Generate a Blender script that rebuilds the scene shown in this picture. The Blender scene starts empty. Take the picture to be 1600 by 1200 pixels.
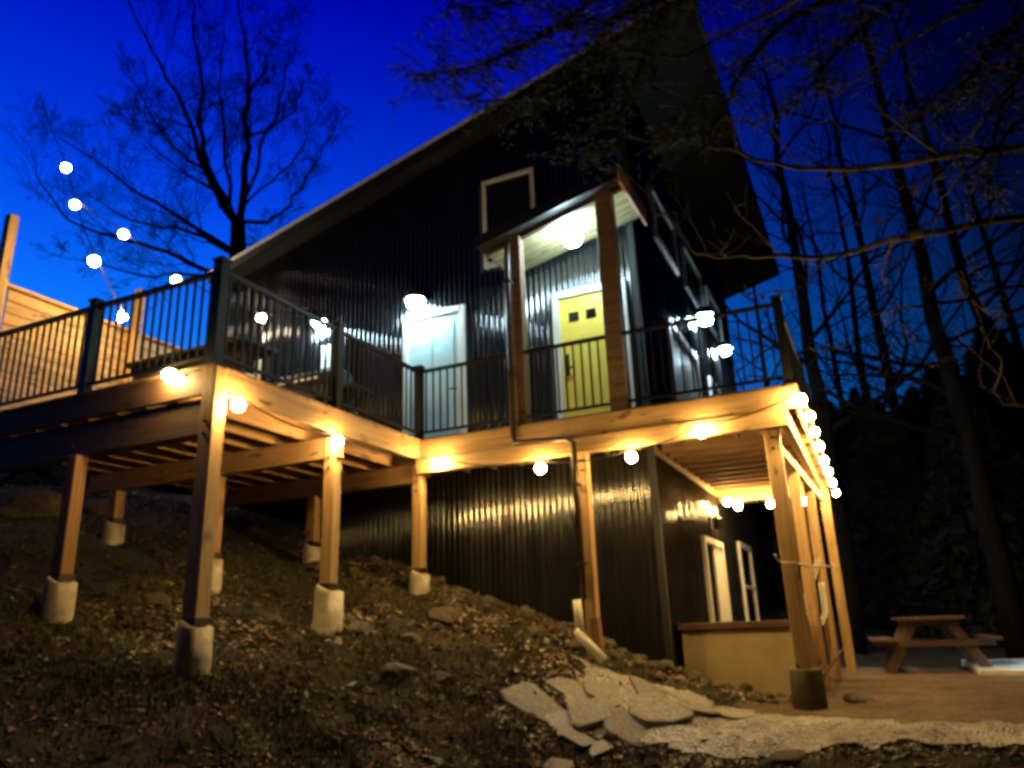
import bpy, math, random
import numpy as np
from mathutils import Vector, Matrix

sc = bpy.context.scene
C = sc.collection

# ------------------------------------------------------------------ camera
cam_d = bpy.data.cameras.new('camera')
cam = bpy.data.objects.new('camera', cam_d)
C.objects.link(cam)
F = 1200.0                                    # focal length in pixels of the 1600 px wide photograph
EYE = Vector((0, 0, 0.85))
def unit(v): return v / np.linalg.norm(v)
_up = unit(np.array([659 - 800.0, -3184 - 600.0, F]))
_b = np.array([1384 - 800.0, 959 - 600.0, F]); _b = unit(_b - _b.dot(_up) * _up)
ROT = np.array([np.cross(_b, _up), _b, _up])
_r, _u, _z = ROT @ np.array([1, 0, 0]), ROT @ np.array([0, -1, 0]), ROT @ np.array([0, 0, -1])
cam.matrix_world = Matrix(((_r[0], _u[0], _z[0], EYE.x), (_r[1], _u[1], _z[1], EYE.y), (_r[2], _u[2], _z[2], EYE.z), (0, 0, 0, 1)))
cam_d.sensor_width = 36; cam_d.lens = 36 * F / 1600
cam_d.clip_end = 1500
sc.camera = cam

# ------------------------------------------------------------------ dusk sky
w = bpy.data.worlds.new('World'); sc.world = w; w.use_nodes = True
nt = w.node_tree; nt.nodes.clear()
out = nt.nodes.new('ShaderNodeOutputWorld'); bg = nt.nodes.new('ShaderNodeBackground')
sky = nt.nodes.new('ShaderNodeTexSky'); sky.sky_type = 'NISHITA'; sky.sun_disc = False
sky.sun_elevation = math.radians(-2.0); sky.sun_rotation = math.radians(-62)
sky.air_density = 1.0; sky.dust_density = 0.3; sky.ozone_density = 4.0
tint = nt.nodes.new('ShaderNodeMix'); tint.data_type = 'RGBA'; tint.blend_type = 'MULTIPLY'
tint.inputs[0].default_value = 1.0
# night blue of the camera's white balance: paler low down, deep blue overhead, fading away from the afterglow
_tc = nt.nodes.new('ShaderNodeTexCoord'); _sx = nt.nodes.new('ShaderNodeSeparateXYZ'); nt.links.new(_tc.outputs['Generated'], _sx.inputs[0])
_rz = nt.nodes.new('ShaderNodeValToRGB'); nt.links.new(_sx.outputs['Z'], _rz.inputs[0])
_el = _rz.color_ramp.elements
while len(_el) < 6: _el.new(.5)
for _e, (_p, _c) in zip(_el, [(0, (.08, 1.0, 1.0)), (.36, (.03, .62, .95)), (.50, (.0, .27, 1.0)), (.62, (0, .09, 1.0)), (.70, (0, .01, .95)), (1, (0, 0, .3))]): _e.position = _p; _e.color = (*_c, 1)
_dt = nt.nodes.new('ShaderNodeVectorMath'); _dt.operation = 'DOT_PRODUCT'; _dt.inputs[1].default_value = (-.87, .5, 0); nt.links.new(_tc.outputs['Generated'], _dt.inputs[0])
_rv = nt.nodes.new('ShaderNodeValToRGB'); nt.links.new(_dt.outputs['Value'], _rv.inputs[0]); _el = _rv.color_ramp.elements
while len(_el) < 5: _el.new(.5)
for _e, (_p, _c) in zip(_el, [(0, .03), (.28, .08), (.47, .42), (.66, .85), (.85, 1.0)]): _e.position = _p; _e.color = (_c, _c, _c, 1)
_mm = nt.nodes.new('ShaderNodeMix'); _mm.data_type = 'RGBA'; _mm.blend_type = 'MULTIPLY'; _mm.inputs[0].default_value = 1
nt.links.new(_rz.outputs[0], _mm.inputs[6]); nt.links.new(_rv.outputs[0], _mm.inputs[7]); nt.links.new(_mm.outputs[2], tint.inputs[7])
nt.links.new(sky.outputs[0], tint.inputs[6]); nt.links.new(tint.outputs[2], bg.inputs[0])
bg.inputs[1].default_value = 3.4
nt.links.new(bg.outputs[0], out.inputs[0])

sc.view_settings.view_transform = 'Standard'; sc.view_settings.look = 'None'
sc.view_settings.exposure = 0; sc.view_settings.gamma = 1; sc.view_settings.use_curve_mapping = False
sc.render.engine = 'CYCLES'
sc.cycles.use_denoising = True
sc.cycles.max_bounces = 5; sc.cycles.diffuse_bounces = 3; sc.cycles.glossy_bounces = 3; sc.cycles.volume_bounces = 0
sc.cycles.sample_clamp_indirect = 4.0
sc.cycles.use_light_tree = True
sc.cycles.pixel_filter_type = 'BLACKMAN_HARRIS'; sc.cycles.filter_width = 3.5      # the soft lens of a phone at night

WARM = (1.0, 0.60, 0.20); COOL = (0.62, 0.88, 1.0)
BULB = 440.0; LAMP = 300.0

# ------------------------------------------------------------------ numeric helpers
def onp(px, py, ax, val):
    """where the sight line of a point of the photograph meets the plane (axis, value): used to measure the place"""
    d = ROT @ np.array([px - 800, py - 600, F]); t = (val - EYE[ax]) / d[ax]
    return Vector([EYE[i] + t * d[i] for i in range(3)])
_hr = np.random.RandomState(5); _perm = _hr.rand(256, 256)
def vnoise(x, y):
    x = np.asarray(x, float); y = np.asarray(y, float)
    xi = np.floor(x).astype(int); yi = np.floor(y).astype(int); fx = x - xi; fy = y - yi
    fx = fx * fx * (3 - 2 * fx); fy = fy * fy * (3 - 2 * fy)
    g = lambda a, b: _perm[a % 256, b % 256]
    return (g(xi, yi) * (1 - fx) * (1 - fy) + g(xi + 1, yi) * fx * (1 - fy) + g(xi, yi + 1) * (1 - fx) * fy + g(xi + 1, yi + 1) * fx * fy) - 0.5
def fbm(x, y, o=4):
    s = 0; a = 1
    for k in range(o): s = s + a * vnoise(x * 2 ** k + 17 * k, y * 2 ** k + 31 * k); a *= 0.5
    return s
# measured heights of the slope
CP = np.array([(-7, 5, 1.10), (-5.25, 5, .54), (-5.3, 6.8, .90), (-5.3, 8.6, 1.27), (-3, 8.6, .55), (-5.6, 9.7, 1.52), (-3.8, 9.7, .80),
    (-2.46, 9.7, .33), (-0.9, 8.6, 0), (-1, 10, 0), (-1.5, 9.6, .06), (3, 9, 0), (3, 14, 0), (0, 20, 0), (8, 20, 0), (8, 10, 0), (0, 0, -.80), (-2, 2, -.75), (2, 2, -.8),
    (-4, 1, -.25), (-8, 2, 1.0), (-7.4, 9.7, 2.15), (-9, 9.7, 2.75), (-12, 9.7, 3.4), (-12, 5, 2.7), (-15, 0, 2.6), (-7, 8.6, 1.75), (-7, 6.8, 1.4), (-8.7, 6.8, 2.1),
    (-20, 14, 4.4), (-16, 17, 4.4), (0, 12, 0), (2, 11, 0), (0, 6.2, -.46), (-1.2, 6.3, -.46), (1.5, 6.3, -.46), (4, 6, -.45), (-1.0, 7.5, -.06), (.4, 7.5, -.06), (2, 7.6, -.05), (-2.8, 8.3, .40), (-2.6, 7.0, -.10), (-1.9, 8.3, .20), (-1.9, 7.0, -.18), (-1.1, 8.2, .03), (-1.2, 6.95, -.22), (0, 6.95, -.14), (1.2, 6.95, -.14), (-2.4, 6.2, -.42),
    (-3.4, 7.2, .32), (-3.2, 5, -.12), (0, 4, -.62), (-6, -3, .2), (5, -5, -.9), (0, -10, -1), (12, 0, -1), (-2.4, 14, 0), (-2.4, 19, .2), (-10, 20, 3.5), (-20, 25, 5), (15, 30, .5), (0, 35, 1.2), (14, 10, -.2)], float)
def _tps(r2): return np.where(r2 > 0, r2 * np.log(np.maximum(r2, 1e-12)), 0) * .5
_n = len(CP); _A = np.zeros((_n + 3, _n + 3))
_d2 = ((CP[:, None, :2] - CP[None, :, :2]) ** 2).sum(-1)
_A[:_n, :_n] = _tps(_d2) + np.eye(_n) * .04
_A[:_n, _n] = 1; _A[:_n, _n + 1:] = CP[:, :2]; _A[_n, :_n] = 1; _A[_n + 1:, :_n] = CP[:, :2].T
_W = np.linalg.solve(_A, np.concatenate([CP[:, 2], [0, 0, 0]]))
def sstep(a, b, x): t = np.clip((x - a) / (b - a), 0, 1); return t * t * (3 - 2 * t)
def patio_mask(x, y):
    e = .25 * vnoise(x * 1.3, y * 1.3)
    return sstep(-1.55, -1.25, x + e) * sstep(7.45, 7.65, y + e * .6) * (1 - sstep(15.5, 15.8, y + e)) * (1 - sstep(7.5, 7.8, x))
def height(x, y, rough=True):
    x = np.asarray(x, float); y = np.asarray(y, float); sh = x.shape
    xf = np.clip(x.ravel(), -24, 22); yf = np.clip(y.ravel(), -12, 38); z = np.empty(len(xf))
    for i in range(0, len(xf), 20000):
        a, b = xf[i:i + 20000], yf[i:i + 20000]
        z[i:i + 20000] = _tps((a[:, None] - CP[:, 0]) ** 2 + (b[:, None] - CP[:, 1]) ** 2) @ _W[:_n] + _W[_n] + a * _W[_n + 1] + b * _W[_n + 2]
    z = z.reshape(sh)
    dist = np.hypot(x - 0, y - 8); z = z * (1 - sstep(40, 200, dist)) + sstep(30, 160, dist) * 3
    if rough:
        m = patio_mask(x, y); r = 1 - m
        z = z * (1 - m * .9) + r * (.16 * fbm(x * .8, y * .8, 3) + .06 * fbm(x * 4, y * 4, 3)) * (1 - sstep(30, 60, dist)) - .03 * m
        z = z + m * .012 * fbm(x * 5, y * 5, 2)
    return z
def hz(x, y): return float(height(np.array([x]), np.array([y]))[0])

# ------------------------------------------------------------------ materials
def newmat(name):
    m = bpy.data.materials.new(name); m.use_nodes = True
    return m, m.node_tree, m.node_tree.nodes['Principled BSDF']
def ramp(nt, fac, stops):
    r = nt.nodes.new('ShaderNodeValToRGB'); el = r.color_ramp.elements
    while len(el) < len(stops): el.new(.5)
    for e, (p, c) in zip(el, stops): e.position = p; e.color = (*c, 1)
    nt.links.new(fac, r.inputs[0]); return r.outputs[0]
def noise(nt, scale, detail=4, vec=None, rough=.55):
    n = nt.nodes.new('ShaderNodeTexNoise'); n.inputs['Scale'].default_value = scale; n.inputs['Detail'].default_value = detail; n.inputs['Roughness'].default_value = rough
    if vec is not None: nt.links.new(vec, n.inputs['Vector'])
    return n.outputs['Fac']
def coords(nt, scale=(1, 1, 1), kind='Object', shift=False):
    t = nt.nodes.new('ShaderNodeTexCoord'); mp = nt.nodes.new('ShaderNodeMapping'); mp.inputs['Scale'].default_value = scale
    nt.links.new(t.outputs[kind], mp.inputs[0])
    if shift:
        oi = nt.nodes.new('ShaderNodeObjectInfo'); mul = nt.nodes.new('ShaderNodeMath'); mul.operation = 'MULTIPLY'; mul.inputs[1].default_value = 37
        nt.links.new(oi.outputs['Random'], mul.inputs[0]); nt.links.new(mul.outputs[0], mp.inputs['Location'])
    return mp.outputs[0]
def bump(nt, bsdf, h, strength, dist=.01):
    b = nt.nodes.new('ShaderNodeBump'); b.inputs['Strength'].default_value = strength; b.inputs['Distance'].default_value = dist
    nt.links.new(h, b.inputs['Height']); nt.links.new(b.outputs[0], bsdf.inputs['Normal'])
def mixc(nt, fac, a, b, mode='MIX'):
    m = nt.nodes.new('ShaderNodeMix'); m.data_type = 'RGBA'; m.blend_type = mode
    for s, v in ((m.inputs[0], fac), (m.inputs[6], a), (m.inputs[7], b)):
        if hasattr(v, 'is_linked') or hasattr(v, 'links'): nt.links.new(v, s)
        elif isinstance(v, tuple): s.default_value = (*v, 1)
        else: s.default_value = v
    return m.outputs[2]
def mat_wood(name, dark, mid, light, rough=.6):
    m, nt, b = newmat(name)
    v = coords(nt, (1.2, 22, 22), shift=True)
    g = noise(nt, 1.0, 6, v, .65)
    c = ramp(nt, g, [(.28, dark), (.5, mid), (.72, light)])
    v2 = coords(nt, (3, 9, 9), shift=True)
    k = noise(nt, 1.1, 2, v2)
    c2 = mixc(nt, ramp(nt, k, [(.62, (0, 0, 0)), (.72, (1, 1, 1))]), c, tuple(x * .55 for x in dark))
    oi = nt.nodes.new('ShaderNodeObjectInfo')
    tone = ramp(nt, oi.outputs['Random'], [(0, (.72, .70, .68)), (1, (1.0, 1.0, 1.0))])
    nt.links.new(mixc(nt, 1.0, c2, tone, 'MULTIPLY'), b.inputs['Base Color'])
    b.inputs['Roughness'].default_value = rough; bump(nt, b, g, .35, .004); return m
def mat_plain(name, col, rough=.5, metal=0, var=.12, scale=6, bmp=.1, spec=None):
    m, nt, b = newmat(name); v = coords(nt, (1, 1, 1))
    n = noise(nt, scale, 5, v)
    nt.links.new(ramp(nt, n, [(.3, tuple(x * (1 - var) for x in col)), (.7, tuple(min(1, x * (1 + var)) for x in col))]), b.inputs['Base Color'])
    b.inputs['Roughness'].default_value = rough; b.inputs['Metallic'].default_value = metal
    if spec is not None: b.inputs['Specular IOR Level'].default_value = spec
    if bmp: bump(nt, b, n, bmp, .005)
    return m
def mat_emit(name, col, s):
    m, nt, b = newmat(name); nt.nodes.remove(b); e = nt.nodes.new('ShaderNodeEmission')
    e.inputs[0].default_value = (*col, 1); e.inputs[1].default_value = s
    nt.links.new(e.outputs[0], nt.nodes['Material Output'].inputs[0]); return m
M = {}
M['pine'] = mat_wood('pine_lumber', (.30, .16, .06), (.56, .35, .15), (.70, .48, .24))
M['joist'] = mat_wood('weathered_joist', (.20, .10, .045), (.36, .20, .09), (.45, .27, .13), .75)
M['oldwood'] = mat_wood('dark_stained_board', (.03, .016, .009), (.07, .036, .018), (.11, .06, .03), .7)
M['deckboard'] = mat_wood('deck_board', (.16, .09, .05), (.28, .17, .09), (.36, .22, .13), .7)
M['porchwood'] = mat_wood('brown_porch_post', (.13, .075, .04), (.22, .135, .075), (.29, .18, .10), .65)
M['ceilwood'] = mat_wood('greenish_ceiling_plank', (.20, .17, .08), (.32, .29, .14), (.40, .37, .20), .6)
M['redwood'] = mat_wood('reddish_cedar', (.30, .14, .11), (.60, .34, .29), (.72, .46, .40), .55)
M['tablewood'] = mat_wood('picnic_wood', (.06, .032, .022), (.12, .07, .045), (.18, .11, .075), .45)
def mat_siding():
    m, nt, b = newmat('black_corrugated_steel')
    v = coords(nt, (3, 3, .7), 'Object')
    n = noise(nt, 1.6, 6, v, .6)
    nt.links.new(ramp(nt, n, [(.3, (.006, .0065, .0075)), (.7, (.013, .014, .016))]), b.inputs['Base Color'])
    nt.links.new(ramp(nt, n, [(.35, (.11,) * 3), (.7, (.22,) * 3)]), b.inputs['Roughness'])
    b.inputs['Metallic'].default_value = .1
    b.inputs['Specular IOR Level'].default_value = .75; b.inputs['Coat Weight'].default_value = .3; b.inputs['Coat Roughness'].default_value = .12
    n2 = noise(nt, 1.1, 3, coords(nt, (1.5, 1.5, .35), 'Object'))
    bump(nt, b, n2, .5, .03); return m
M['siding'] = mat_siding()
M['roof'] = mat_plain('black_roof_metal', (.015, .015, .017), .5, .3)
M['soffit'] = mat_plain('dark_soffit', (.012, .012, .012), .75)
M['rail'] = mat_plain('black_powder_coat', (.010, .010, .010), .5, 0, bmp=.03, spec=.25)
M['white'] = mat_plain('white_painted_trim', (.72, .70, .66), .45, 0, .06)
M['drip'] = mat_plain('pale_drip_edge', (.8, .79, .77), .4, .1, .1)
M['yellow'] = mat_plain('yellow_door_paint', (.98, .74, .12), .4, 0, .05)
M['aqua'] = mat_plain('pale_aqua_door_paint', (.46, .66, .68), .4, 0, .05)
M['glass'] = mat_plain('dark_window_glass', (.012, .012, .015), .04, 0, 0, bmp=0, spec=.9)
M['concrete'] = mat_plain('cast_concrete', (.48, .42, .32), .85, 0, .3, 9, .6)
M['dampconcrete'] = mat_plain('damp_mossy_concrete', (.15, .14, .07), .85, 0, .4, 7, .6)
M['stucco'] = mat_plain('beige_panel', (.40, .31, .17), .7, 0, .15, 3, .2)
M['browncap'] = mat_plain('dark_brown_cap', (.10, .055, .035), .45, 0, .2)
M['black'] = mat_plain('matte_black', (.01, .01, .01), .6)
M['pipe'] = mat_plain('dark_brown_downspout', (.045, .028, .018), .4, .2)
M['pvc'] = mat_plain('white_pvc_pipe', (.8, .78, .68), .4)
M['cable'] = mat_plain('black_cable', (.02, .018, .015), .6, bmp=0)
M['hose'] = mat_plain('pale_cord', (.55, .5, .38), .5, bmp=0)
M['bulb'] = mat_emit('lit_warm_globe', (1.0, .645, .22), BULB)
M['bulbhi'] = mat_emit('lit_white_globe', (1.0, .80, .55), 90)
M['lamp2'] = mat_emit('lit_cool_globe_dim', COOL, 190)
M['lamp'] = mat_emit('lit_cool_globe', COOL, LAMP)
def mat_bark(name, a, b_):
    m, nt, b = newmat(name); n = noise(nt, 9, 6, coords(nt, (1, 1, .25)), .65)
    nt.links.new(ramp(nt, n, [(.3, a), (.7, b_)]), b.inputs['Base Color']); b.inputs['Roughness'].default_value = .9; b.inputs['Specular IOR Level'].default_value = .08; bump(nt, b, n, .8, .02); return m
M['bark'] = mat_bark('dark_bark', (.004, .0035, .003), (.012, .010, .008))
M['palebark'] = mat_bark('grey_brown_bark', (.02, .018, .016), (.07, .06, .05))
def mat_ground():
    m, nt, b = newmat('leafy_soil'); v = coords(nt, (1, 1, 1))
    n1 = noise(nt, 3.5, 8, v, .7); n2 = noise(nt, 22, 5, v, .7); n3 = noise(nt, .7, 3, v)
    c = ramp(nt, n1, [(.3, (.018, .013, .008)), (.5, (.06, .041, .023)), (.72, (.16, .12, .07))])
    c2 = ramp(nt, n2, [(.35, (.45, .4, .38)), (.68, (1.0, .95, .85))])
    c = mixc(nt, 1.0, c, c2, 'MULTIPLY')
    g = ramp(nt, n3, [(.44, (0, 0, 0)), (.6, (1, 1, 1))])
    c = mixc(nt, g, c, (.04, .045, .015))
    nt.links.new(c, b.inputs['Base Color']); b.inputs['Roughness'].default_value = .95
    ad = nt.nodes.new('ShaderNodeMath'); ad.operation = 'ADD'; nt.links.new(n1, ad.inputs[0]); nt.links.new(n2, ad.inputs[1])
    bump(nt, b, ad.outputs[0], 1.0, .05); return m
M['ground'] = mat_ground()
def mat_gravel(name, a, b_, c_):
    m, nt, b = newmat(name); v = coords(nt, (1, 1, 1))
    vo = nt.nodes.new('ShaderNodeTexVoronoi'); vo.inputs['Scale'].default_value = 38; nt.links.new(v, vo.inputs['Vector'])
    sp = nt.nodes.new('ShaderNodeSeparateColor'); nt.links.new(vo.outputs['Color'], sp.inputs[0])
    c = ramp(nt, sp.outputs[0], [(0, a), (.5, b_), (1, c_)])
    n = noise(nt, 1.6, 5, v); c = mixc(nt, 1.0, c, ramp(nt, n, [(.3, (.5, .45, .4)), (.7, (1, 1, 1))]), 'MULTIPLY')
    nt.links.new(c, b.inputs['Base Color']); b.inputs['Roughness'].default_value = .9
    bump(nt, b, vo.outputs['Distance'], 1.0, .03); return m
M['patio'] = mat_gravel('tan_fine_gravel', (.13, .09, .05), (.23, .16, .09), (.32, .24, .15))
M['gravel'] = mat_gravel('pale_crushed_stone', (.42, .40, .36), (.62, .60, .56), (.78, .76, .72))
M['slab'] = mat_plain('pale_concrete_slab', (.62, .60, .52), .8, 0, .15, 4, .2)
def mat_rock(name, a, b_):
    m, nt, b = newmat(name); n = noise(nt, 7, 7, coords(nt), .65)
    oi = nt.nodes.new('ShaderNodeObjectInfo'); t = ramp(nt, oi.outputs['Random'], [(0, (.6, .57, .54)), (1, (1.0, .97, .93))])
    nt.links.new(mixc(nt, 1.0, ramp(nt, n, [(.3, a), (.7, b_)]), t, 'MULTIPLY'), b.inputs['Base Color']); b.inputs['Roughness'].default_value = .9; bump(nt, b, n, .8, .02); return m
M['rock'] = mat_rock('field_rock', (.07, .06, .045), (.22, .18, .13))
M['flag'] = mat_rock('pale_flagstone', (.28, .27, .25), (.56, .54, .50))
def mat_scatter(name, stops, rough=.9, trans=0):
    m, nt, b = newmat(name); g = nt.nodes.new('ShaderNodeNewGeometry')
    nt.links.new(ramp(nt, g.outputs['Random Per Island'], stops), b.inputs['Base Color']); b.inputs['Roughness'].default_value = rough; return m
M['leaves'] = mat_scatter('dead_leaves', [(0, (.05, .03, .015)), (.4, (.13, .07, .03)), (.75, (.25, .15, .07)), (.95, (.34, .26, .17)), (1, (.5, .45, .36))])
M['grass'] = mat_scatter('short_grass', [(0, (.02, .022, .008)), (.45, (.045, .055, .018)), (.7, (.10, .085, .035)), (1, (.26, .19, .10))])
M['needles'] = mat_scatter('evergreen_needles', [(0, (.004, .010, .004)), (.6, (.010, .024, .008)), (1, (.022, .04, .014))])
M['darkneedles'] = mat_scatter('far_evergreen', [(0, (.0015, .0025, .0015)), (1, (.004, .006, .003))])

# ------------------------------------------------------------------ mesh helpers
def setp(o, label=None, cat=None, group=None, kind=None):
    if label: o['label'] = label
    if cat: o['category'] = cat
    if group: o['group'] = group
    if kind: o['kind'] = kind
    return o
def thing(name, label, cat, loc=(0, 0, 0), group=None, rz=0):
    o = bpy.data.objects.new(name, None); C.objects.link(o); o.location = loc; o.rotation_euler = (0, 0, rz); o.empty_display_size = .1
    return setp(o, label, cat, group)
def link(name, me, mat, parent=None, mw=None, smooth=False):
    o = bpy.data.objects.new(name, me); C.objects.link(o)
    if mat is not None and not len(me.materials): me.materials.append(mat)
    if parent is not None:
        o.parent = parent
        # children are placed in world terms: undo the chain of parents
        o.matrix_parent_inverse = world_of(parent).inverted()
    if mw is not None: o.matrix_basis = mw
    if smooth:
        me.polygons.foreach_set('use_smooth', [True] * len(me.polygons))
    return o
def world_of(o):
    m = o.matrix_basis.copy()
    if o.parent is not None: m = world_of(o.parent) @ o.matrix_parent_inverse @ m
    return m
def mesh(verts, faces, name='m'):
    me = bpy.data.meshes.new(name); me.from_pydata([tuple(v) for v in verts], [], faces); me.update(); return me
def npmesh(V, Fq, name='m'):
    V = np.asarray(V, np.float32); Fq = np.asarray(Fq, np.int32); k = Fq.shape[1]
    me = bpy.data.meshes.new(name); me.vertices.add(len(V)); me.vertices.foreach_set('co', V.ravel())
    me.loops.add(Fq.size); me.loops.foreach_set('vertex_index', Fq.ravel())
    me.polygons.add(len(Fq)); me.polygons.foreach_set('loop_start', np.arange(0, Fq.size, k, dtype=np.int32))
    me.update(calc_edges=True); me.validate(); return me
BF = [(0, 3, 2, 1), (4, 5, 6, 7), (0, 1, 5, 4), (1, 2, 6, 5), (2, 3, 7, 6), (3, 0, 4, 7)]
def boxv(x0, x1, y0, y1, z0, z1): return [(x0, y0, z0), (x1, y0, z0), (x1, y1, z0), (x0, y1, z0), (x0, y0, z1), (x1, y0, z1), (x1, y1, z1), (x0, y1, z1)]
class MB:
    def __init__(s): s.v = []; s.f = []
    def add(s, v, f):
        b = len(s.v); s.v += [tuple(p) for p in v]; s.f += [tuple(i + b for i in q) for q in f]; return s
    def box(s, x0, x1, y0, y1, z0, z1): return s.add(boxv(x0, x1, y0, y1, z0, z1), BF)
    def bar(s, p0, p1, wy, wz, up=(0, 0, 1)):
        m = axis_matrix(p0, p1, up); L = (Vector(p1) - Vector(p0)).length
        return s.add([m @ Vector(q) for q in boxv(0, L, -wy / 2, wy / 2, -wz / 2, wz / 2)], BF)
    def tube(s, pts, rad, n=6, cap=True):
        pts = [Vector(p) for p in pts]; k = len(pts)
        rad = rad if hasattr(rad, '__len__') else [rad] * k
        b = len(s.v); t0 = (pts[1] - pts[0]).normalized(); nrm = t0.orthogonal().normalized()
        for i in range(k):
            t = (pts[min(i + 1, k - 1)] - pts[max(i - 1, 0)]).normalized()
            nrm = (nrm - t * nrm.dot(t)); nrm = nrm.normalized() if nrm.length > 1e-6 else t.orthogonal().normalized()
            bi = t.cross(nrm)
            for j in range(n):
                a = 2 * math.pi * j / n; s.v.append(tuple(pts[i] + (nrm * math.cos(a) + bi * math.sin(a)) * rad[i]))
        for i in range(k - 1):
            for j in range(n):
                s.f.append((b + i * n + j, b + i * n + (j + 1) % n, b + (i + 1) * n + (j + 1) % n, b + (i + 1) * n + j))
        if cap: s.f.append(tuple(b + j for j in range(n))[::-1]); s.f.append(tuple(b + (k - 1) * n + j for j in range(n)))
        return s
    def sphere(s, c, r, nu=12, nv=8, sz=1):
        b = len(s.v); c = Vector(c)
        s.v.append(tuple(c + Vector((0, 0, r * sz))))
        for i in range(1, nv):
            for j in range(nu):
                a, t = 2 * math.pi * j / nu, math.pi * i / nv; s.v.append(tuple(c + Vector((r * math.sin(t) * math.cos(a), r * math.sin(t) * math.sin(a), r * sz * math.cos(t)))))
        s.v.append(tuple(c - Vector((0, 0, r * sz))))
        for j in range(nu): s.f.append((b, b + 1 + j, b + 1 + (j + 1) % nu))
        for i in range(nv - 2):
            for j in range(nu): s.f.append((b + 1 + i * nu + j, b + 1 + (i + 1) * nu + j, b + 1 + (i + 1) * nu + (j + 1) % nu, b + 1 + i * nu + (j + 1) % nu))
        e = b + 1 + (nv - 1) * nu
        for j in range(nu): s.f.append((e, e - nu + (j + 1) % nu, e - nu + j))
        return s
    def build(s, name, mat, parent=None, smooth=False, bevel=0, mw=None):
        me = mesh(s.v, s.f, name); o = link(name, me, mat, parent, mw, smooth)
        if bevel: bv = o.modifiers.new('bevel', 'BEVEL'); bv.width = bevel; bv.segments = 1; bv.limit_method = 'ANGLE'
        return o
def axis_matrix(p0, p1, up=(0, 0, 1)):
    p0 = Vector(p0); x = (Vector(p1) - p0).normalized(); u = Vector(up)
    if abs(x.dot(u)) > .98: u = Vector((0, 1, 0))
    y = u.cross(x).normalized(); z = x.cross(y)
    return Matrix(((x.x, y.x, z.x, p0.x), (x.y, y.y, z.y, p0.y), (x.z, y.z, z.z, p0.z), (0, 0, 0, 1)))
_lum = {}
def lumber(name, p0, p1, wy, wz, mat, parent, up=(0, 0, 1), bevel=.005, label=None):
    """a board from p0 to p1 (its centre line), wy across, wz deep, grain along its length"""
    L = (Vector(p1) - Vector(p0)).length; key = (round(L, 3), wy, wz, mat.name)
    if key not in _lum:
        b = bevel; ys = (-wy / 2, wy / 2); zs = (-wz / 2, wz / 2)
        me = mesh(boxv(0, L, ys[0], ys[1], zs[0], zs[1]), BF, name)
        if bevel:
            import bmesh
            bm = bmesh.new(); bm.from_mesh(me); bmesh.ops.bevel(bm, geom=bm.edges[:], offset=b, segments=1, affect='EDGES'); bm.to_mesh(me); bm.free()
        me.materials.append(mat); _lum[key] = me
    o = link(name, _lum[key], None, parent, axis_matrix(p0, p1, up))
    if label: o['label'] = label
    return o

# ------------------------------------------------------------------ ground
def axis(lo, hi, a, b, fine, grow):
    """coordinates: fine between a and b, growing steps outwards to lo and hi"""
    xs = list(np.arange(a, b, fine)); s = fine; x = a; left = []
    while x > lo: s *= grow; x -= s; left.append(x)
    s = fine; x = xs[-1]; right = []
    while x < hi: s *= grow; x += s; right.append(x)
    return np.array(left[::-1] + xs + right)
gx = axis(-140, 140, -9.5, 4.0, .055, 1.09); gy = axis(-120, 160, 2.0, 15.5, .055, 1.09)
GX, GY = np.meshgrid(gx, gy); GZ = height(GX, GY)
nx, ny = len(gx), len(gy); idx = np.arange(nx * ny).reshape(ny, nx)
Fq = np.stack([idx[:-1, :-1], idx[:-1, 1:], idx[1:, 1:], idx[1:, :-1]], -1).reshape(-1, 4)
g = link('ground', npmesh(np.stack([GX, GY, GZ], -1).reshape(-1, 3), Fq), M['ground'], smooth=True)
setp(g, 'sloping brown earth with leaf litter falling away under the deck', kind='structure')
def sheet(name, xs, ys, mask, lift, mat, label):
    X, Y = np.meshgrid(xs, ys); Z = height(X, Y) + lift; keep = mask(X, Y) > .5
    id_ = -np.ones(X.shape, int); id_[keep] = np.arange(keep.sum())
    q = np.stack([id_[:-1, :-1], id_[:-1, 1:], id_[1:, 1:], id_[1:, :-1]], -1).reshape(-1, 4); q = q[(q >= 0).all(1)]
    o = link(name, npmesh(np.stack([X[keep], Y[keep], Z[keep]], -1), q), mat, smooth=True); return setp(o, label, kind='structure')
sheet('patio', np.arange(-1.8, 7.8, .06), np.arange(7.2, 16, .06), patio_mask, .018, M['patio'], 'flat tan gravel patio in front of the lower storey')
PATH = [(-3.5, 7.75), (-2.7, 7.65), (-1.8, 7.6), (-.9, 7.5), (0, 7.35), (1.0, 7.25), (2.4, 7.25)]
def path_mask(x, y):
    yc = np.interp(x, [p[0] for p in PATH], [p[1] for p in PATH]); wd = np.interp(x, [-3.4, -2.8, -1.5, 0, 2], [.35, .62, .55, .38, .3])
    return ((np.abs(y - yc) < wd + .22 * vnoise(x * 3, y * 3) + .12 * vnoise(x * 11, y * 11)) & (x > -3.0 + .4 * vnoise(y * 5, x * 5))).astype(float)
sheet('gravel_path', np.arange(-3.4, 2.4, .04), np.arange(6.6, 8.9, .04), path_mask, .028, M['gravel'], 'pale crushed stone path crossing below the deck')
MB().add([(1.05, 13.2, -.1), (3.6, 12.2, -.1), (3.6, 16, -.1), (1.05, 16, -.1), (1.05, 13.2, .05), (3.6, 12.2, .05), (3.6, 16, .05), (1.05, 16, .05)], BF).build('walkway_slab', M['slab'], bevel=.01)
setp(bpy.data.objects['walkway_slab'], 'pale concrete slab brightly lit beyond the picnic table', kind='structure')

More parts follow.
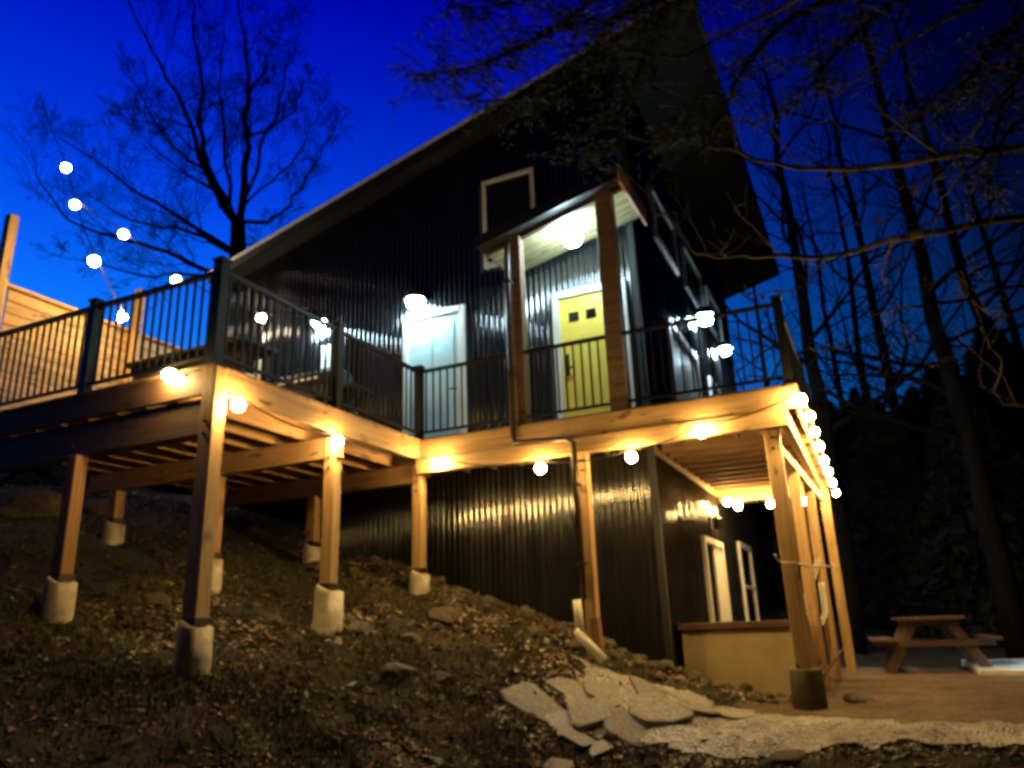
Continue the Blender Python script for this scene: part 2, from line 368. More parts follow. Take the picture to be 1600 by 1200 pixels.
# ------------------------------------------------------------------ house
WX0, WX1, WY0, WY1 = -10.0, -2.45, 9.7, 18.7
def roofz(x): return 7.12 + .268 * (x - WX0)
house = thing('house', 'black corrugated metal cabin with a steep single pitch roof above the timber deck', 'house', (WX1, WY0, 0))
prnd = random.Random(2)
def corr(name, a, b, ztop, zbot, out, parent):
    """one sheet of corrugated steel from point a to b in plan; out = outward normal"""
    a = Vector((*a, 0)); b = Vector((*b, 0)); L = (b - a).length; d = (b - a) / L; o = Vector((*out, 0)); n = max(8, int(L / .09) * 8); V = []; Fc = []
    bow = prnd.uniform(-.004, .006)
    for i in range(n + 1):
        s = L * i / n; q = a + d * s + o * (max(0, .004 + bow * math.sin(math.pi * s / L)) + .015 * math.sin(2 * math.pi * (s / .09)) + .012)
        zt = ztop(q)
        zs = [zbot, zbot + (zt - zbot) * .33, zbot + (zt - zbot) * .66, zt]
        for z in zs: V.append((q.x, q.y, z))
    for i in range(n):
        for k in range(3): Fc.append((i * 4 + k, (i + 1) * 4 + k, (i + 1) * 4 + k + 1, i * 4 + k + 1))
    if d.cross(Vector((0, 0, 1))).dot(o) < 0: Fc = [f[::-1] for f in Fc]
    return link(name, mesh(V, Fc), M['siding'], parent, smooth=True)
x = WX0
while x < WX1 - .05:
    x2 = min(x + .9, WX1); corr('wall_panel', (x, WY0), (x2, WY0), lambda q: roofz(q.x) - .03, -.3, (0, -1), house); x = x2
y = WY0
while y < WY1 - .05:
    y2 = min(y + .9, WY1); corr('wall_panel', (WX1, y), (WX1, y2), lambda q: roofz(WX1) - .03, -.3, (1, 0), house); y = y2
# inner body behind the sheets: far and left walls
MB().add([(WX0, WY0 + .01, -.3), (WX1 - .01, WY0 + .01, -.3), (WX1 - .01, WY1, -.3), (WX0, WY1, -.3), (WX0, WY0 + .01, roofz(WX0) - .02), (WX1 - .01, WY0 + .01, roofz(WX1) - .02), (WX1 - .01, WY1, roofz(WX1) - .02), (WX0, WY1, roofz(WX0) - .02)], BF).build('wall', M['soffit'], house)
MB().box(WX1 - .03, WX1 + .055, WY0 - .055, WY0 + .03, -.3, roofz(WX1) - .06).build('corner_trim', M['soffit'], house)
# roof slab with overhang
RX0, RX1, RY0, RY1 = WX0 - .25, -1.15, WY0 - .32, 19.9
def slab(x0, x1, y0, y1, zf, t): return [(x0, y0, zf(x0)), (x1, y0, zf(x1)), (x1, y1, zf(x1)), (x0, y1, zf(x0)), (x0, y0, zf(x0) + t), (x1, y0, zf(x1) + t), (x1, y1, zf(x1) + t), (x0, y1, zf(x0) + t)]
roof = MB().add(slab(RX0, RX1, RY0, RY1, roofz, .16), BF).build('roof', M['roof'], house)
MB().add(slab(RX0 + .02, RX1 - .02, RY0 + .02, RY1 - .02, lambda q: roofz(q) - .022, .018), BF).build('soffit', M['soffit'], roof)
MB().add(slab(RX0 - .01, RX1 + .01, RY0 - .03, RY0 - .002, lambda q: roofz(q) - .02, .17), BF).build('rake_board', M['roof'], roof)
MB().add(slab(RX0 - .02, RX1 + .02, RY0 - .05, RY0 + .02, lambda q: roofz(q) + .14, .06), BF).build('drip_edge', M['drip'], roof)
MB().box(RX1 + .002, RX1 + .03, RY0, RY1, roofz(RX1) - .03, roofz(RX1) + .18).build('fascia', M['roof'], roof)

def framed(name, plane, a0, a1, z0, z1, fw, fmat, pmat, parent, inner=None, off=.03, depth=.05):
    """a frame with a pane or leaf; plane 'F' = front wall (a is X), 'S' = side wall (a is Y)"""
    def bx(mb, u0, u1, v0, v1, d0, d1):
        if plane == 'F': mb.box(u0, u1, WY0 - d1, WY0 - d0, v0, v1)
        else: mb.box(WX1 + d0, WX1 + d1, u0, u1, v0, v1)
        return mb
    mb = MB(); bx(mb, a0, a0 + fw, z0, z1, 0.0, off + depth); bx(mb, a1 - fw, a1, z0, z1, 0.0, off + depth)
    bx(mb, a0 + fw, a1 - fw, z1 - fw, z1, 0.0, off + depth + .004)
    return mb, bx
def window(plane, a0, a1, z0, z1, fw=.07, rail=None, fmat='white'):
    mb, bx = framed('window', plane, a0, a1, z0, z1, fw, M[fmat], M['glass'], house)
    bx(mb, a0 + fw, a1 - fw, z0, z0 + fw, 0, .084)
    wdw = mb.build('window', M[fmat], house, bevel=.004)
    bx(MB(), a0 + fw, a1 - fw, z0 + fw, z1 - fw, .0, .05).build('pane', M['glass'], wdw)
    if rail: bx(MB(), a0 + fw, a1 - fw, rail - .03, rail + .03, .05, .075).build('sash_rail', M[fmat], wdw)
    return wdw
window('F', -4.76, -3.86, 6.14, 7.66)
# yellow entrance door
mb, bx = framed('door', 'F', -3.68, -2.57, 3.30, 5.46, .1, None, None, house)
dr = MB(); bx(dr, -3.58, -2.67, 3.32, 5.36, 0, .045); door = dr.build('door', M['yellow'], house, bevel=.004); door['label'] = 'yellow front door with three small square windows'
mb.build('door_casing', M['white'], door, bevel=.004)
for k in range(3): bx(MB(), -3.44 + k * .26, -3.29 + k * .26, 4.98, 5.12, .045, .053).build('pane', M['glass'], door)
for k in range(2): bx(MB(), -3.47 + k * .37, -3.15 + k * .37, 3.55, 4.78, .045, .055).build('panel', M['yellow'], door, bevel=.006)
hb = MB(); hb.tube([(-3.50, WY0 - .05, 4.28), (-3.50, WY0 - .11, 4.28), (-3.40, WY0 - .11, 4.28)], .014, 8); hb.box(-3.53, -3.47, WY0 - .062, WY0 - .045, 4.18, 4.5); hb.build('handle', M['black'], door)
# pale aqua door with its casing
mb, bx = framed('door', 'F', -6.22, -5.12, 3.30, 5.62, .09, None, None, house)
dr = MB(); bx(dr, -6.13, -5.21, 3.32, 5.53, 0, .045); door2 = dr.build('door', M['aqua'], house, bevel=.004); door2['label'] = 'pale aqua door behind the inner corner of the railing'
mb.build('door_casing', M['white'], door2, bevel=.004)
for k in range(2): bx(MB(), -6.03 + k * .38, -5.70 + k * .38, 3.5, 5.4, .045, .055).build('panel', M['aqua'], door2, bevel=.006)
MB().tube([(-5.29, WY0 - .05, 4.28), (-5.29, WY0 - .11, 4.28), (-5.38, WY0 - .11, 4.28)], .013, 8).build('handle', M['black'], door2)
# narrow light window at the left
MB().box(-7.84, -7.66, WY0 - .05, WY0, 3.3, 5.45).build('trim_board', M['white'], house, bevel=.004)
# side wall openings, upper storey
for (a, b_) in ((11.05, 12.7), (13.3, 15.0), (15.5, 17.1)): window('S', a, b_, 6.75, 7.7, .08)
mb, bx = framed('door', 'S', 11.3, 13.5, 3.30, 5.45, .1, None, None, house)
dr = MB(); bx(dr, 11.4, 13.4, 3.32, 5.35, 0, .04); door3 = dr.build('door', M['white'], house, bevel=.004); door3['label'] = 'wide white panelled door on the side wall'
mb.build('door_casing', M['white'], door3, bevel=.004)
for k in range(2): bx(MB(), 11.5 + k * 1.0, 12.3 + k * 1.0, 3.5, 5.2, .04, .048).build('panel', M['white'], door3, bevel=.004)
window('S', 14.6, 15.6, 4.0, 5.4, .08)
# side wall openings, lower storey
mb, bx = framed('door', 'S', 12.3, 13.9, .02, 2.12, .1, None, None, house)
dr = MB(); bx(dr, 13.1, 13.8, .04, 2.02, 0, .05); door4 = dr.build('door', M['white'], house); door4['label'] = 'white lower storey door beside the low box'
mb.build('door_casing', M['white'], door4, bevel=.004)
bx(MB(), 12.4, 13.1, .04, 2.02, 0, .03).build('pane', M['glass'], door4)
window('S', 15.7, 17.2, .15, 2.3, .11, rail=1.45)

# porch roof: posts, sloping lid, plank ceiling, fascia
porch = thing('porch_roof', 'small sloping porch roof on two timber posts over the yellow door', 'porch', (-3.2, 8.65, 3.3))
def pz(x): return 5.86 + .235 * (x + 4.25)
PX0, PX1, PY0, PY1 = -4.3, -2.22, 8.42, WY0 - .03
MB().add(slab(PX0, PX1, PY0, PY1, lambda q: pz(q) + .02, .1), BF).build('roof', M['roof'], porch)
MB().add(slab(PX0 - .01, PX1 - .005, PY0 - .03, PY0 - .003, lambda q: pz(q) - .06, .16), BF).build('fascia', M['roof'], porch)
lumber('fascia', (PX1 + .02, PY0 - .03, pz(PX1) - .0), (PX1 + .02, PY1, pz(PX1) - .0), .035, .26, M['redwood'], porch, label='reddish board closing the high end of the porch roof')
MB().add(slab(PX0 + .02, PX1 - .01, PY0, 8.7, lambda q: pz(q) - .03, .045), BF).build('soffit', M['soffit'], porch)
k = 0; yy = 8.72
while yy < PY1 - .1:
    lumber('ceiling_plank', (PX0 + .03, yy + .07, pz(PX0 + .03)), (PX1 - .01, yy + .07, pz(PX1 - .01)), .128, .025, M['ceilwood'], porch, bevel=.006); yy += .142
MB().box(-3.86, -3.70, 8.57, 8.73, 3.275, pz(-3.8) - .02).build('post', M['porchwood'], porch, bevel=.006)
MB().box(-2.60, -2.38, 8.56, 8.76, 3.275, pz(-2.5) - .02).build('post', M['porchwood'], porch, bevel=.006)
lumber('beam', (PX0 + .05, 8.65, pz(PX0 + .05) - .05), (PX1 - .02, 8.65, pz(PX1 - .02) - .05), .08, .07, M['oldwood'], porch)

# ------------------------------------------------------------------ deck
deck = thing('deck', 'raised timber deck on tall posts wrapping round the black cabin', 'deck', (-5.3, 8.6, 3.2))
DZ = 3.27
pine, jst = M['pine'], M['joist']
DL = -9.2                                     # far left end of the deck
# deck boards, lengthwise with X
yy = 4.92
while yy < WY0 - .05:
    xr = -5.22 if yy < 8.5 else -0.48
    lumber('deck_board', (DL, yy + .07, DZ - .015), (xr, yy + .07, DZ - .015), .138, .028, M['deckboard'], deck, bevel=.003); yy += .144
yy = WY0 + .02
while yy < 14.1:
    lumber('deck_board', (WX1 + .06, yy + .07, DZ - .015), (-0.48, yy + .07, DZ - .015), .138, .028, M['deckboard'], deck, bevel=.003); yy += .144
# rim boards
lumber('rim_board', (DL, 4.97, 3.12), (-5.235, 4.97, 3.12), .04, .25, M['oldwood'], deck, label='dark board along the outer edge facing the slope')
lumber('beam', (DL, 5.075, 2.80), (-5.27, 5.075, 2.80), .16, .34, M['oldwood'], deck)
lumber('rim_board', (-5.25, 4.99, 3.12), (-5.25, 8.53, 3.12), .04, .25, pine, deck)
lumber('rim_board', (-5.27, 8.53, 3.12), (-0.545, 8.53, 3.12), .04, .25, pine, deck)
lumber('beam', (-5.27, 8.55, 2.9), (-0.62, 8.55, 2.9), .12, .185, pine, deck)
lumber('rim_board', (-0.52, 8.51, 3.12), (-0.52, 14.1, 3.12), .04, .25, pine, deck)
lumber('beam', (-0.66, 8.62, 2.9), (-0.66, 14.05, 2.9), .09, .185, pine, deck)
lumber('rim_board', (WX1 + .06, 14.12, 3.05), (-0.55, 14.12, 3.05), .04, .4, pine, deck)
lumber('ledger', (WX1 + .05, 9.72, 3.0), (WX1 + .05, 14.1, 3.0), .05, .1, pine, deck)
# carrying beams under the left part
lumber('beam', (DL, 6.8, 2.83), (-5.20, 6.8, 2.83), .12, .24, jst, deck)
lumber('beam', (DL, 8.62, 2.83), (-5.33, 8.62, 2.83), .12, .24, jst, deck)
xx = DL + .2
while xx < -5.4:
    lumber('joist', (xx, 5.0, 3.105), (xx, 9.66, 3.105), .045, .235, jst, deck); xx += .405
xx = -5.1
while xx < -0.7:
    lumber('joist', (xx, 8.56, 3.105), (xx, 9.66, 3.105), .045, .23, jst, deck); xx += .42
yy = 10.05
while yy < 14.0:
    lumber('joist', (WX1 + .08, yy, 3.115), (-0.55, yy, 3.115), .045, .235, jst, deck); yy += .4
# posts and concrete footings
def post(x, y, ztop, zbot, w=.14, mat=pine):
    lumber('post', (x, y, zbot), (x, y, ztop), w, w, mat, deck, bevel=.008)
foots = [(-5.27, 5.0, 3.24, .97, .17, 'pale round concrete footing under the tall corner post nearest the camera'),
    (-5.3, 6.8, 2.94, 1.31, .18, 'broad round concrete footing under the brightly lit middle post'),
    (-5.3, 8.62, 2.98, 1.56, .15, 'round concrete footing under the post at the inner corner of the deck'),
    (-7.03, 5.0, 2.63, 1.43, .16, 'round concrete footing under the leftmost post'),
    (-7.0, 6.8, 2.7, 1.75, .15, 'shaded concrete footing under the post behind the tall corner post'),
    (-7.0, 8.6, 2.7, 2.02, .15, 'shaded concrete footing under the post behind the brightly lit middle post'),
    (-8.7, 6.8, 2.7, 2.3, .15, 'dim concrete footing far under the left part of the deck')]
for (x, y, zt, zf, r, lab) in foots:
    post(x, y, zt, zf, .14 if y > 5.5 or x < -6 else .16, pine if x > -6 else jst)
    r *= .84; zb = hz(x, y) - .25; mb = MB(); z0 = zb
    rings = [zb, zb + .2, zb + .3, zf - .03, zf - .008, zf]; fl_ = 1.4 if x == -5.3 and y == 6.8 else 1.04; rr = [r * fl_, r * (1 + (fl_ - 1) * .8), r * 1.03, r, r * .98, r * .93]
    mb.tube([(x + .004 * i, y, z) for i, z in enumerate(rings)], rr, 32)
    _ft = mb.build('concrete_footing', M['concrete'], smooth=True); _ft.data.polygons[-1].use_smooth = False; _ft.data.polygons[-2].use_smooth = False
    MB().box(x - .082, x + .082, y - .082, y + .082, zf - .01, zf + .05).build('post_base', M['black'], _ft)
    setp(_ft, lab, 'footing', 'concrete footings under the deck posts')
post(-3.0, 8.6, 2.82, .5, .13)
post(-.82, 8.68, 2.82, .35, .16); post(-.81, 10.6, 2.82, -.03, .14); post(-.76, 12.4, 2.82, -.03, .14); post(-.62, 13.9, 2.86, -.03, .14)
lumber('beam', (-.82, 8.9, 2.72), (-.66, 14.0, 2.72), .05, .12, pine, deck)
MB().tube([(-.82, 8.68, -.1), (-.82, 8.68, .33), (-.82, 8.68, .36)], [.165, .16, .15], 32).build('concrete_footing', M['dampconcrete'], smooth=True)
setp(bpy.data.objects['concrete_footing.007'] if 'concrete_footing.007' in bpy.data.objects else bpy.context.scene.collection.objects[-1], 'stained concrete footing under the corner post beside the low box', 'footing', 'concrete footings under the deck posts')
lumber('post', (-2.9, 8.47, .42), (-2.93, 8.47, .92), .09, .12, jst, deck)
for (x, y) in ((-5.27, 4.915), (-5.3, 6.725), (-5.3, 8.545), (-7.03, 4.925), (-.82, 8.595), (-3.0, 8.53)):
    for z in (2.72, 2.6):
        MB().tube([(x, y + .004, z), (x, y - .012, z)], .016, 8).build('bolt', M['pipe'], deck)
# railing
def railing(a, b, n, ztop=4.24):
    a = Vector(a); b = Vector(b); d = (b - a); L = d.length; mb = MB()
    mb.bar((a.x, a.y, ztop), (b.x, b.y, ztop), .055, .04)
    rl = mb.build('railing', M['rail'], deck); MB().bar((a.x, a.y, 3.375), (b.x, b.y, 3.375), .035, .03).build('bottom_rail', M['rail'], rl); bm = mesh(boxv(-.010, .010, -.010, .010, 3.36, ztop - .01), BF, 'baluster'); bm.materials.append(M['rail'])
    for i in range(1, n):
        p = a + d * i / n; o = link('baluster', bm, None, rl, Matrix.Translation((p.x, p.y, 0)))
    return rl
def rpost(x, y, rl, z1=4.3, w=.095):
    mb = MB(); mb.box(x - w / 2, x + w / 2, y - w / 2, y + w / 2, DZ - .0, z1); mb.box(x - w / 2 - .012, x + w / 2 + .012, y - w / 2 - .012, y + w / 2 + .012, z1, z1 + .025)
    mb.build('rail_post', M['rail'], rl)
r1 = railing((-9.1, 5.0), (-7.1, 5.0), 18); rpost(-9.1, 5.0, r1)
r2 = railing((-7.05, 5.0), (-5.32, 5.0), 16); rpost(-7.07, 5.0, r2)
r3 = railing((-5.29, 5.0), (-5.29, 6.8), 17); rpost(-5.30, 4.99, r3, 4.34, .11)
r4 = railing((-5.29, 6.8), (-5.29, 8.6), 17); rpost(-5.29, 6.8, r4)
r5 = railing((-5.29, 8.6), (-3.86, 8.6), 13); rpost(-5.29, 8.6, r5)
r6 = railing((-3.7, 8.6), (-2.6, 8.6), 10)
r7 = railing((-2.38, 8.6), (-.56, 8.6), 16); rpost(-.56, 8.6, r7, 4.3, .1)
r8 = railing((-.56, 8.6), (-.56, 11.3), 25); rpost(-.56, 11.3, r8)
r9 = railing((-.56, 11.3), (-.56, 14.05), 25); rpost(-.56, 14.05, r9)

# ------------------------------------------------------------------ downspout and pipe
ds = thing('downspout', 'dark brown downspout running down the porch post and the deck post', 'downspout', (-3.03, 8.45, 1.2))
MB().tube([(-3.84, 8.50, 5.78), (-3.84, 8.46, 5.6), (-3.84, 8.46, 3.15), (-3.82, 8.44, 3.02), (-3.12, 8.43, 2.98), (-3.05, 8.44, 2.92), (-3.05, 8.46, 1.12)], .04, 10).build('pipe', M['pipe'], ds, smooth=True)
for z in (5.2, 3.9, 2.4, 1.5):
    xx = -3.84 if z > 3 else -3.05
    MB().box(xx - .052, xx + .052, 8.415, 8.52, z, z + .03).build('strap', M['pipe'], ds)
pv = thing('drain_pipe', 'white plastic drain pipe elbow leaning on the slope below the brown downspout', 'pipe', (-3.0, 8.4, .6))
zz = hz(-2.75, 8.1)
MB().tube([(-3.1, 8.38, 1.12), (-3.08, 8.38, .78)], .048, 12).build('riser', M['pvc'], pv, smooth=True)
MB().tube([(-3.11, 8.37, .80), (-3.06, 8.36, .72), (-2.78, 8.2, max(.5, zz + .12))], .05, 12).build('outlet', M['pvc'], pv, smooth=True)

# ------------------------------------------------------------------ deck furniture and fence
fen = thing('privacy_fence', 'tall horizontal board fence with two posts at the left end of the deck', 'fence', (-8.6, 4.9, 3.3))
zt = 4.95; z = 3.33
while z < zt - .05:
    lumber('plank', (-8.92, 5.15, z + .07), (-8.92, 9.4, z + .07), .03, .138, pine, fen); z += .146
lumber('cap_rail', (-8.92, 5.1, zt + .02), (-8.92, 9.42, zt + .02), .11, .04, pine, fen)
for (y, zp) in ((5.02, 5.84), (6.9, 5.6), (9.3, 5.4)): lumber('post', (-8.86, y, 3.29), (-8.86, y, zp), .11, .11, pine, fen)
# dark topped counter on the left part of the deck
ct = thing('outdoor_counter', 'dark topped wooden counter behind the railing on the left part of the deck', 'counter', (-7.0, 6.3, DZ))
MB().box(-7.9, -6.0, 6.05, 6.65, 4.02, 4.08).build('counter_top', M['black'], ct, bevel=.008)
z = DZ + .06
while z < 3.98:
    lumber('plank', (-7.8, 6.12, z + .06), (-6.1, 6.12, z + .06), .025, .118, M['oldwood'] if z > 3.6 else jst, ct); z += .125
for px_ in (-7.75, -6.15):
    for py_ in (6.18, 6.58): MB().box(px_ - .04, px_ + .04, py_ - .04, py_ + .04, DZ, 4.02).build('leg', M['oldwood'], ct)
# covered grill
gr = thing('grill', 'black lidded barbecue grill on legs near the inner railing post', 'grill', (-6.75, 8.3, DZ))
mb = MB(); prof = [(-.30, 0), (-.28, .16), (-.16, .27), (.16, .27), (.28, .16), (.30, 0)]
V = []; n = len(prof)
for xs in (-.5, .5):
    for (py_, pz_) in prof: V.append((-6.85 + xs, 8.3 + py_, 4.12 + pz_))
Fc = [tuple(range(n))[::-1], tuple(range(n, 2 * n))] + [(i, (i + 1) % n, n + (i + 1) % n, n + i) for i in range(n)]
mb.add(V, Fc).build('lid', M['rail'], gr, bevel=.01)
MB().box(-7.35, -6.35, 8.0, 8.6, 3.92, 4.115).build('firebox', M['rail'], gr, bevel=.01)
MB().box(-6.34, -5.98, 8.05, 8.55, 4.02, 4.06).build('side_shelf', M['rail'], gr)
MB().bar((-7.2, 7.96, 4.2), (-6.5, 7.96, 4.2), .025, .025).build('handle', M['drip'], gr)
for xs in (-7.28, -6.42):
    for ys in (8.06, 8.54): MB().box(xs - .025, xs + .025, ys - .025, ys + .025, DZ, 3.92).build('leg', M['rail'], gr)
MB().box(-7.25, -6.45, 8.08, 8.52, 3.5, 3.53).build('shelf', M['rail'], gr)
# upholstered bench against the wall at the left
bn = thing('deck_bench', 'dark slatted bench standing against the cabin wall behind the railing', 'bench', (-7.0, 9.3, DZ))
for k in range(4): lumber('seat_slat', (-8.6, 9.0 + k * .11, 3.72), (-7.0, 9.0 + k * .11, 3.72), .095, .03, M['oldwood'], bn)
for k in range(3): lumber('back_slat', (-8.6, 9.46, 3.9 + k * .13), (-7.0, 9.46, 3.9 + k * .13), .03, .1, M['oldwood'], bn)
for xs in (-8.5, -7.1):
    for ys in (9.0, 9.44): MB().box(xs - .04, xs + .04, ys - .04, ys + .04, DZ, 3.7 if ys < 9.2 else 4.2).build('leg', M['oldwood'], bn)

# ------------------------------------------------------------------ low box, cords, leaning handle
lb = thing('low_box', 'low beige panelled box with a dark brown cap below the deck corner', 'box', (-1.7, 11.5, 0))
BX0, BX1, BY0, BY1 = -2.33, -.95, 10.0, 13.3
def panel(u, v, w_, h, name='side_panel'): pass
k = 0
MB().box(BX0, BX1, BY0, BY0 + .05, -.1, .74).build('side_panel', M['stucco'], lb, bevel=.006)
MB().box(BX1 - .05, BX1 + .003, BY0 + .05, BY1, -.1, .74).build('side_panel', M['stucco'], lb, bevel=.006)
MB().box(BX0, BX0 + .05, BY0 + .05, BY1, -.1, .74).build('side_panel', M['stucco'], lb, bevel=.006)
MB().box(BX0 + .05, BX1 - .05, BY1 - .05, BY1 - .001, -.1, .74).build('side_panel', M['stucco'], lb)
for (x0, x1, y0, y1) in ((BX0 - .04, BX1 + .05, BY0 - .05, BY0 + .12), (BX1 - .12, BX1 + .05, BY0 + .12, BY1), (BX0 - .04, BX0 + .12, BY0 + .12, BY1)):
    MB().box(x0, x1, y0, y1, .74, .82).build('cap_board', M['browncap'], lb, bevel=.006)
MB().box(BX0 + .1, BX1 - .1, BY0 + .1, BY1 - .06, .70, .735).build('cover', M['black'], lb)
for sx in (BX0 + .03, BX1 - .03): MB().box(sx - .035, sx + .035, BY0 - .012, BY0, -.08, .735).build('corner_post', M['stucco'], lb)
def cord(name, pts, r, mat, label, cat='cord', group=None):
    o = MB().tube(smooth_pts(pts, 5), r, 6).build(name, mat, smooth=True); return setp(o, label, cat, group)
def smooth_pts(pts, k):
    P = [Vector(p) for p in pts]; P = [P[0] * 2 - P[1]] + P + [P[-1] * 2 - P[-2]]; o = []
    for i in range(1, len(P) - 2):
        for j in range(k):
            t = j / k; a, b, c, d = P[i - 1:i + 3]
            o.append(.5 * ((2 * b) + (c - a) * t + (2 * a - 5 * b + 4 * c - d) * t * t + (3 * b - a - 3 * c + d) * t ** 3))
    o.append(P[-2]); return o
rnd = random.Random(4)
cl = thing('coiled_cord', 'pale coiled cord hanging from the rear deck posts over the low box', 'cord', (-.72, 12.4, 1))
for k in range(5):
    yy = 11.6 + k * .12; x0 = -.74 - rnd.random() * .1
    MB().tube(smooth_pts([(x0 + .02, yy + .5, 1.65), (x0 - .1, yy + .25, 1.35 - .1 * rnd.random()), (x0 - .16 - .1 * rnd.random(), yy, 1.0), (x0 - .05, yy - .2, .72 + .1 * rnd.random()), (x0 + .03, yy, .9), (x0 + .02, yy + .3, 1.3)], 5), .012, 6).build('loop', M['hose'], cl, smooth=True)
cord('cord', [(-.95, 8.55, 1.48), (-.9, 8.58, 1.40), (-.74, 8.62, 1.37), (-.7, 9.8, 1.40), (-.6, 10.55, 1.44), (-.56, 11.8, 1.5), (-.58, 12.6, 1.56)], .011, M['hose'], 'pale cord tied across the deck posts above the low box')
cord('pole', [(-.55, 10.9, .45), (-.75, 9.6, .2), (-.85, 8.95, .03)], .018, M['oldwood'], 'dark wooden handle leaning low beside the corner footing', 'pole')

# lantern, unlit
ln = thing('wall_lantern', 'small unlit black lantern above the lower storey door', 'lantern', (-2.35, 13.2, 2.4))
MB().box(-2.42, -2.4, 13.1, 13.22, 2.3, 2.5).build('bracket', M['black'], ln)
MB().tube([(-2.3, 13.16, 2.28), (-2.3, 13.16, 2.3), (-2.3, 13.16, 2.45), (-2.3, 13.16, 2.53)], [.03, .07, .09, .015], 6).build('housing', M['black'], ln)
MB().bar((-2.4, 13.16, 2.45), (-2.3, 13.16, 2.50), .015, .015).build('arm', M['black'], ln)

# ------------------------------------------------------------------ wall lamps (lit, cool)
def wall_lamp(p, n, lab, r=.075, mat='lamp', shade=True, cat='lamp', group='cool white outside lamps', out=.2):
    p = Vector(p); n = Vector(n); t = thing('wall_lamp', lab, cat, p, group)
    q = p + n * out
    mb = MB(); side = Vector((0, 0, 1)).cross(n)
    mb.add([p + side * a + Vector((0, 0, b_)) + n * c for (a, b_, c) in [(-.05, -.02, 0), (.05, -.02, 0), (.05, .2, 0), (-.05, .2, 0), (-.05, -.02, .02), (.05, -.02, .02), (.05, .2, .02), (-.05, .2, .02)]], BF)
    mb.build('back_plate', M['black'], t)
    MB().tube([p + Vector((0, 0, .13)) + n * .015, p + n * out * .6 + Vector((0, 0, .16)), q + Vector((0, 0, .13))], .012, 6).build('arm', M['black'], t)
    if shade: MB().tube([q + Vector((0, 0, r * 1.25)), q + Vector((0, 0, r * 1.2)), q + Vector((0, 0, r * .12))], [.0, r * 1.0, r * 1.3], 24, cap=False).build('shade', M['black'], t)
    MB().sphere(q, r, 14, 10).build('globe', M[mat], t, smooth=True)
    return t
wall_lamp(tuple(onp(650, 472, 1, WY0 - .2) + Vector((0, .18, 0))), (0, -1, 0), 'cool white lamp on the wall beside the pale aqua door', .13)
wall_lamp(tuple(onp(500, 505, 1, WY0 - .2) + Vector((0, .18, 0))), (0, -1, 0), 'cool white lamp on the wall above the left railing post', .11)
wall_lamp((WX1 + .03, 13.9, 6.33), (1, 0, 0), 'brighter cool white lamp on the side wall under the clerestory windows', .15)
wall_lamp((WX1 + .03, 16.0, 6.35), (1, 0, 0), 'small cool white lamp farthest along the side wall', .13)
pl = thing('ceiling_lamp', 'round cool white lamp under the porch ceiling over the yellow door', 'lamp', (-3.2, 9.0, pz(-3.2)), 'cool white outside lamps')
cx, cy = -3.06, 8.93
MB().tube([(cx, cy, pz(cx) - .012), (cx, cy, pz(cx) - .15)], .05, 16).build('base', M['white'], pl)
MB().sphere((cx, cy, pz(cx) - .25), .13, 16, 10).build('globe', M['lamp2'], pl, smooth=True)

# ------------------------------------------------------------------ string lights
_bm = {}
def string(pts, bulbs, lab, r=.06, mat='bulb', sag=.06):
    """pts: where the cable is tied; bulbs: list of points where globes hang"""
    t = thing('string_light', lab, 'string lights', pts[0], 'string lights on the deck')
    P = []
    for a, b_ in zip(pts[:-1], pts[1:]):
        a, b_ = Vector(a), Vector(b_)
        for k in range(6): u = k / 6; P.append(a.lerp(b_, u) - Vector((0, 0, sag * 4 * u * (1 - u) * (a - b_).length)))
    P.append(Vector(pts[-1])); MB().tube(P, .010, 5).build('cable', M['cable'], t)
    for b_ in bulbs:
        b_ = Vector(b_); key = (r, mat)
        if key not in _bm:
            m_ = MB().sphere((0, 0, 0), r, 14, 10); me = mesh(m_.v, m_.f, 'bulb'); me.materials.append(M[mat]); me.polygons.foreach_set('use_smooth', [True] * len(me.polygons))
            m2 = MB().tube([(0, 0, r * .85), (0, 0, r * .95 + .035)], .018, 8); me2 = mesh(m2.v, m2.f, 'socket'); me2.materials.append(M['cable']); _bm[key] = (me, me2)
        bo = link('bulb', _bm[key][0], None, t, Matrix.Translation(b_)); link('socket', _bm[key][1], None, bo, Matrix.Translation(b_))
    return t
def hang(bs, dz=.09): return [tuple(Vector(b_) + Vector((0, 0, dz))) for b_ in bs]
b1 = [(-5.74, 4.885, 3.22), (-5.12, 5.15, 2.9), (-5.14, 6.66, 2.86), (-4.89, 8.42, 2.88), (-3.48, 8.42, 2.66), (-2.35, 8.42, 2.66), (-1.53, 8.42, 2.84), (-.46, 8.4, 3.04)]
string(hang([(-6.2, 4.9, 3.2)] + b1), b1, 'string of warm globe bulbs tied along the deck edge facing the slope')
b2 = [(-.42, 8.95, 2.98), (-.42, 9.5, 2.92), (-.42, 10.2, 2.88), (-.42, 10.9, 2.82), (-.42, 11.7, 2.8), (-.42, 12.6, 2.78), (-.42, 13.6, 2.76)]
string(hang([(-.46, 8.4, 3.04)] + b2), b2, 'crowded run of warm bulbs along the right edge of the deck', .05)
b3 = [(-2.12, 13.3, 2.74), (-2.05, 13.95, 2.74), (-1.5, 13.92, 2.72), (-.95, 13.95, 2.72)]
string(hang(b3), b3, 'short run of warm bulbs under the deck beam behind the low box')
b4 = [tuple(onp(103, 262, 1, 7.4)), tuple(onp(117, 320, 1, 7.6)), tuple(onp(193, 366, 1, 8.0)), tuple(onp(275, 438, 1, 8.4)), tuple(onp(408, 497, 1, 9.3))]
string(hang([tuple(onp(60, 150, 1, 7.2))] + b4 + [(-7.85, 9.6, 5.9)]), b4, 'string of white bulbs dropping from the bare tree to the cabin wall', .075, 'bulbhi', .03)
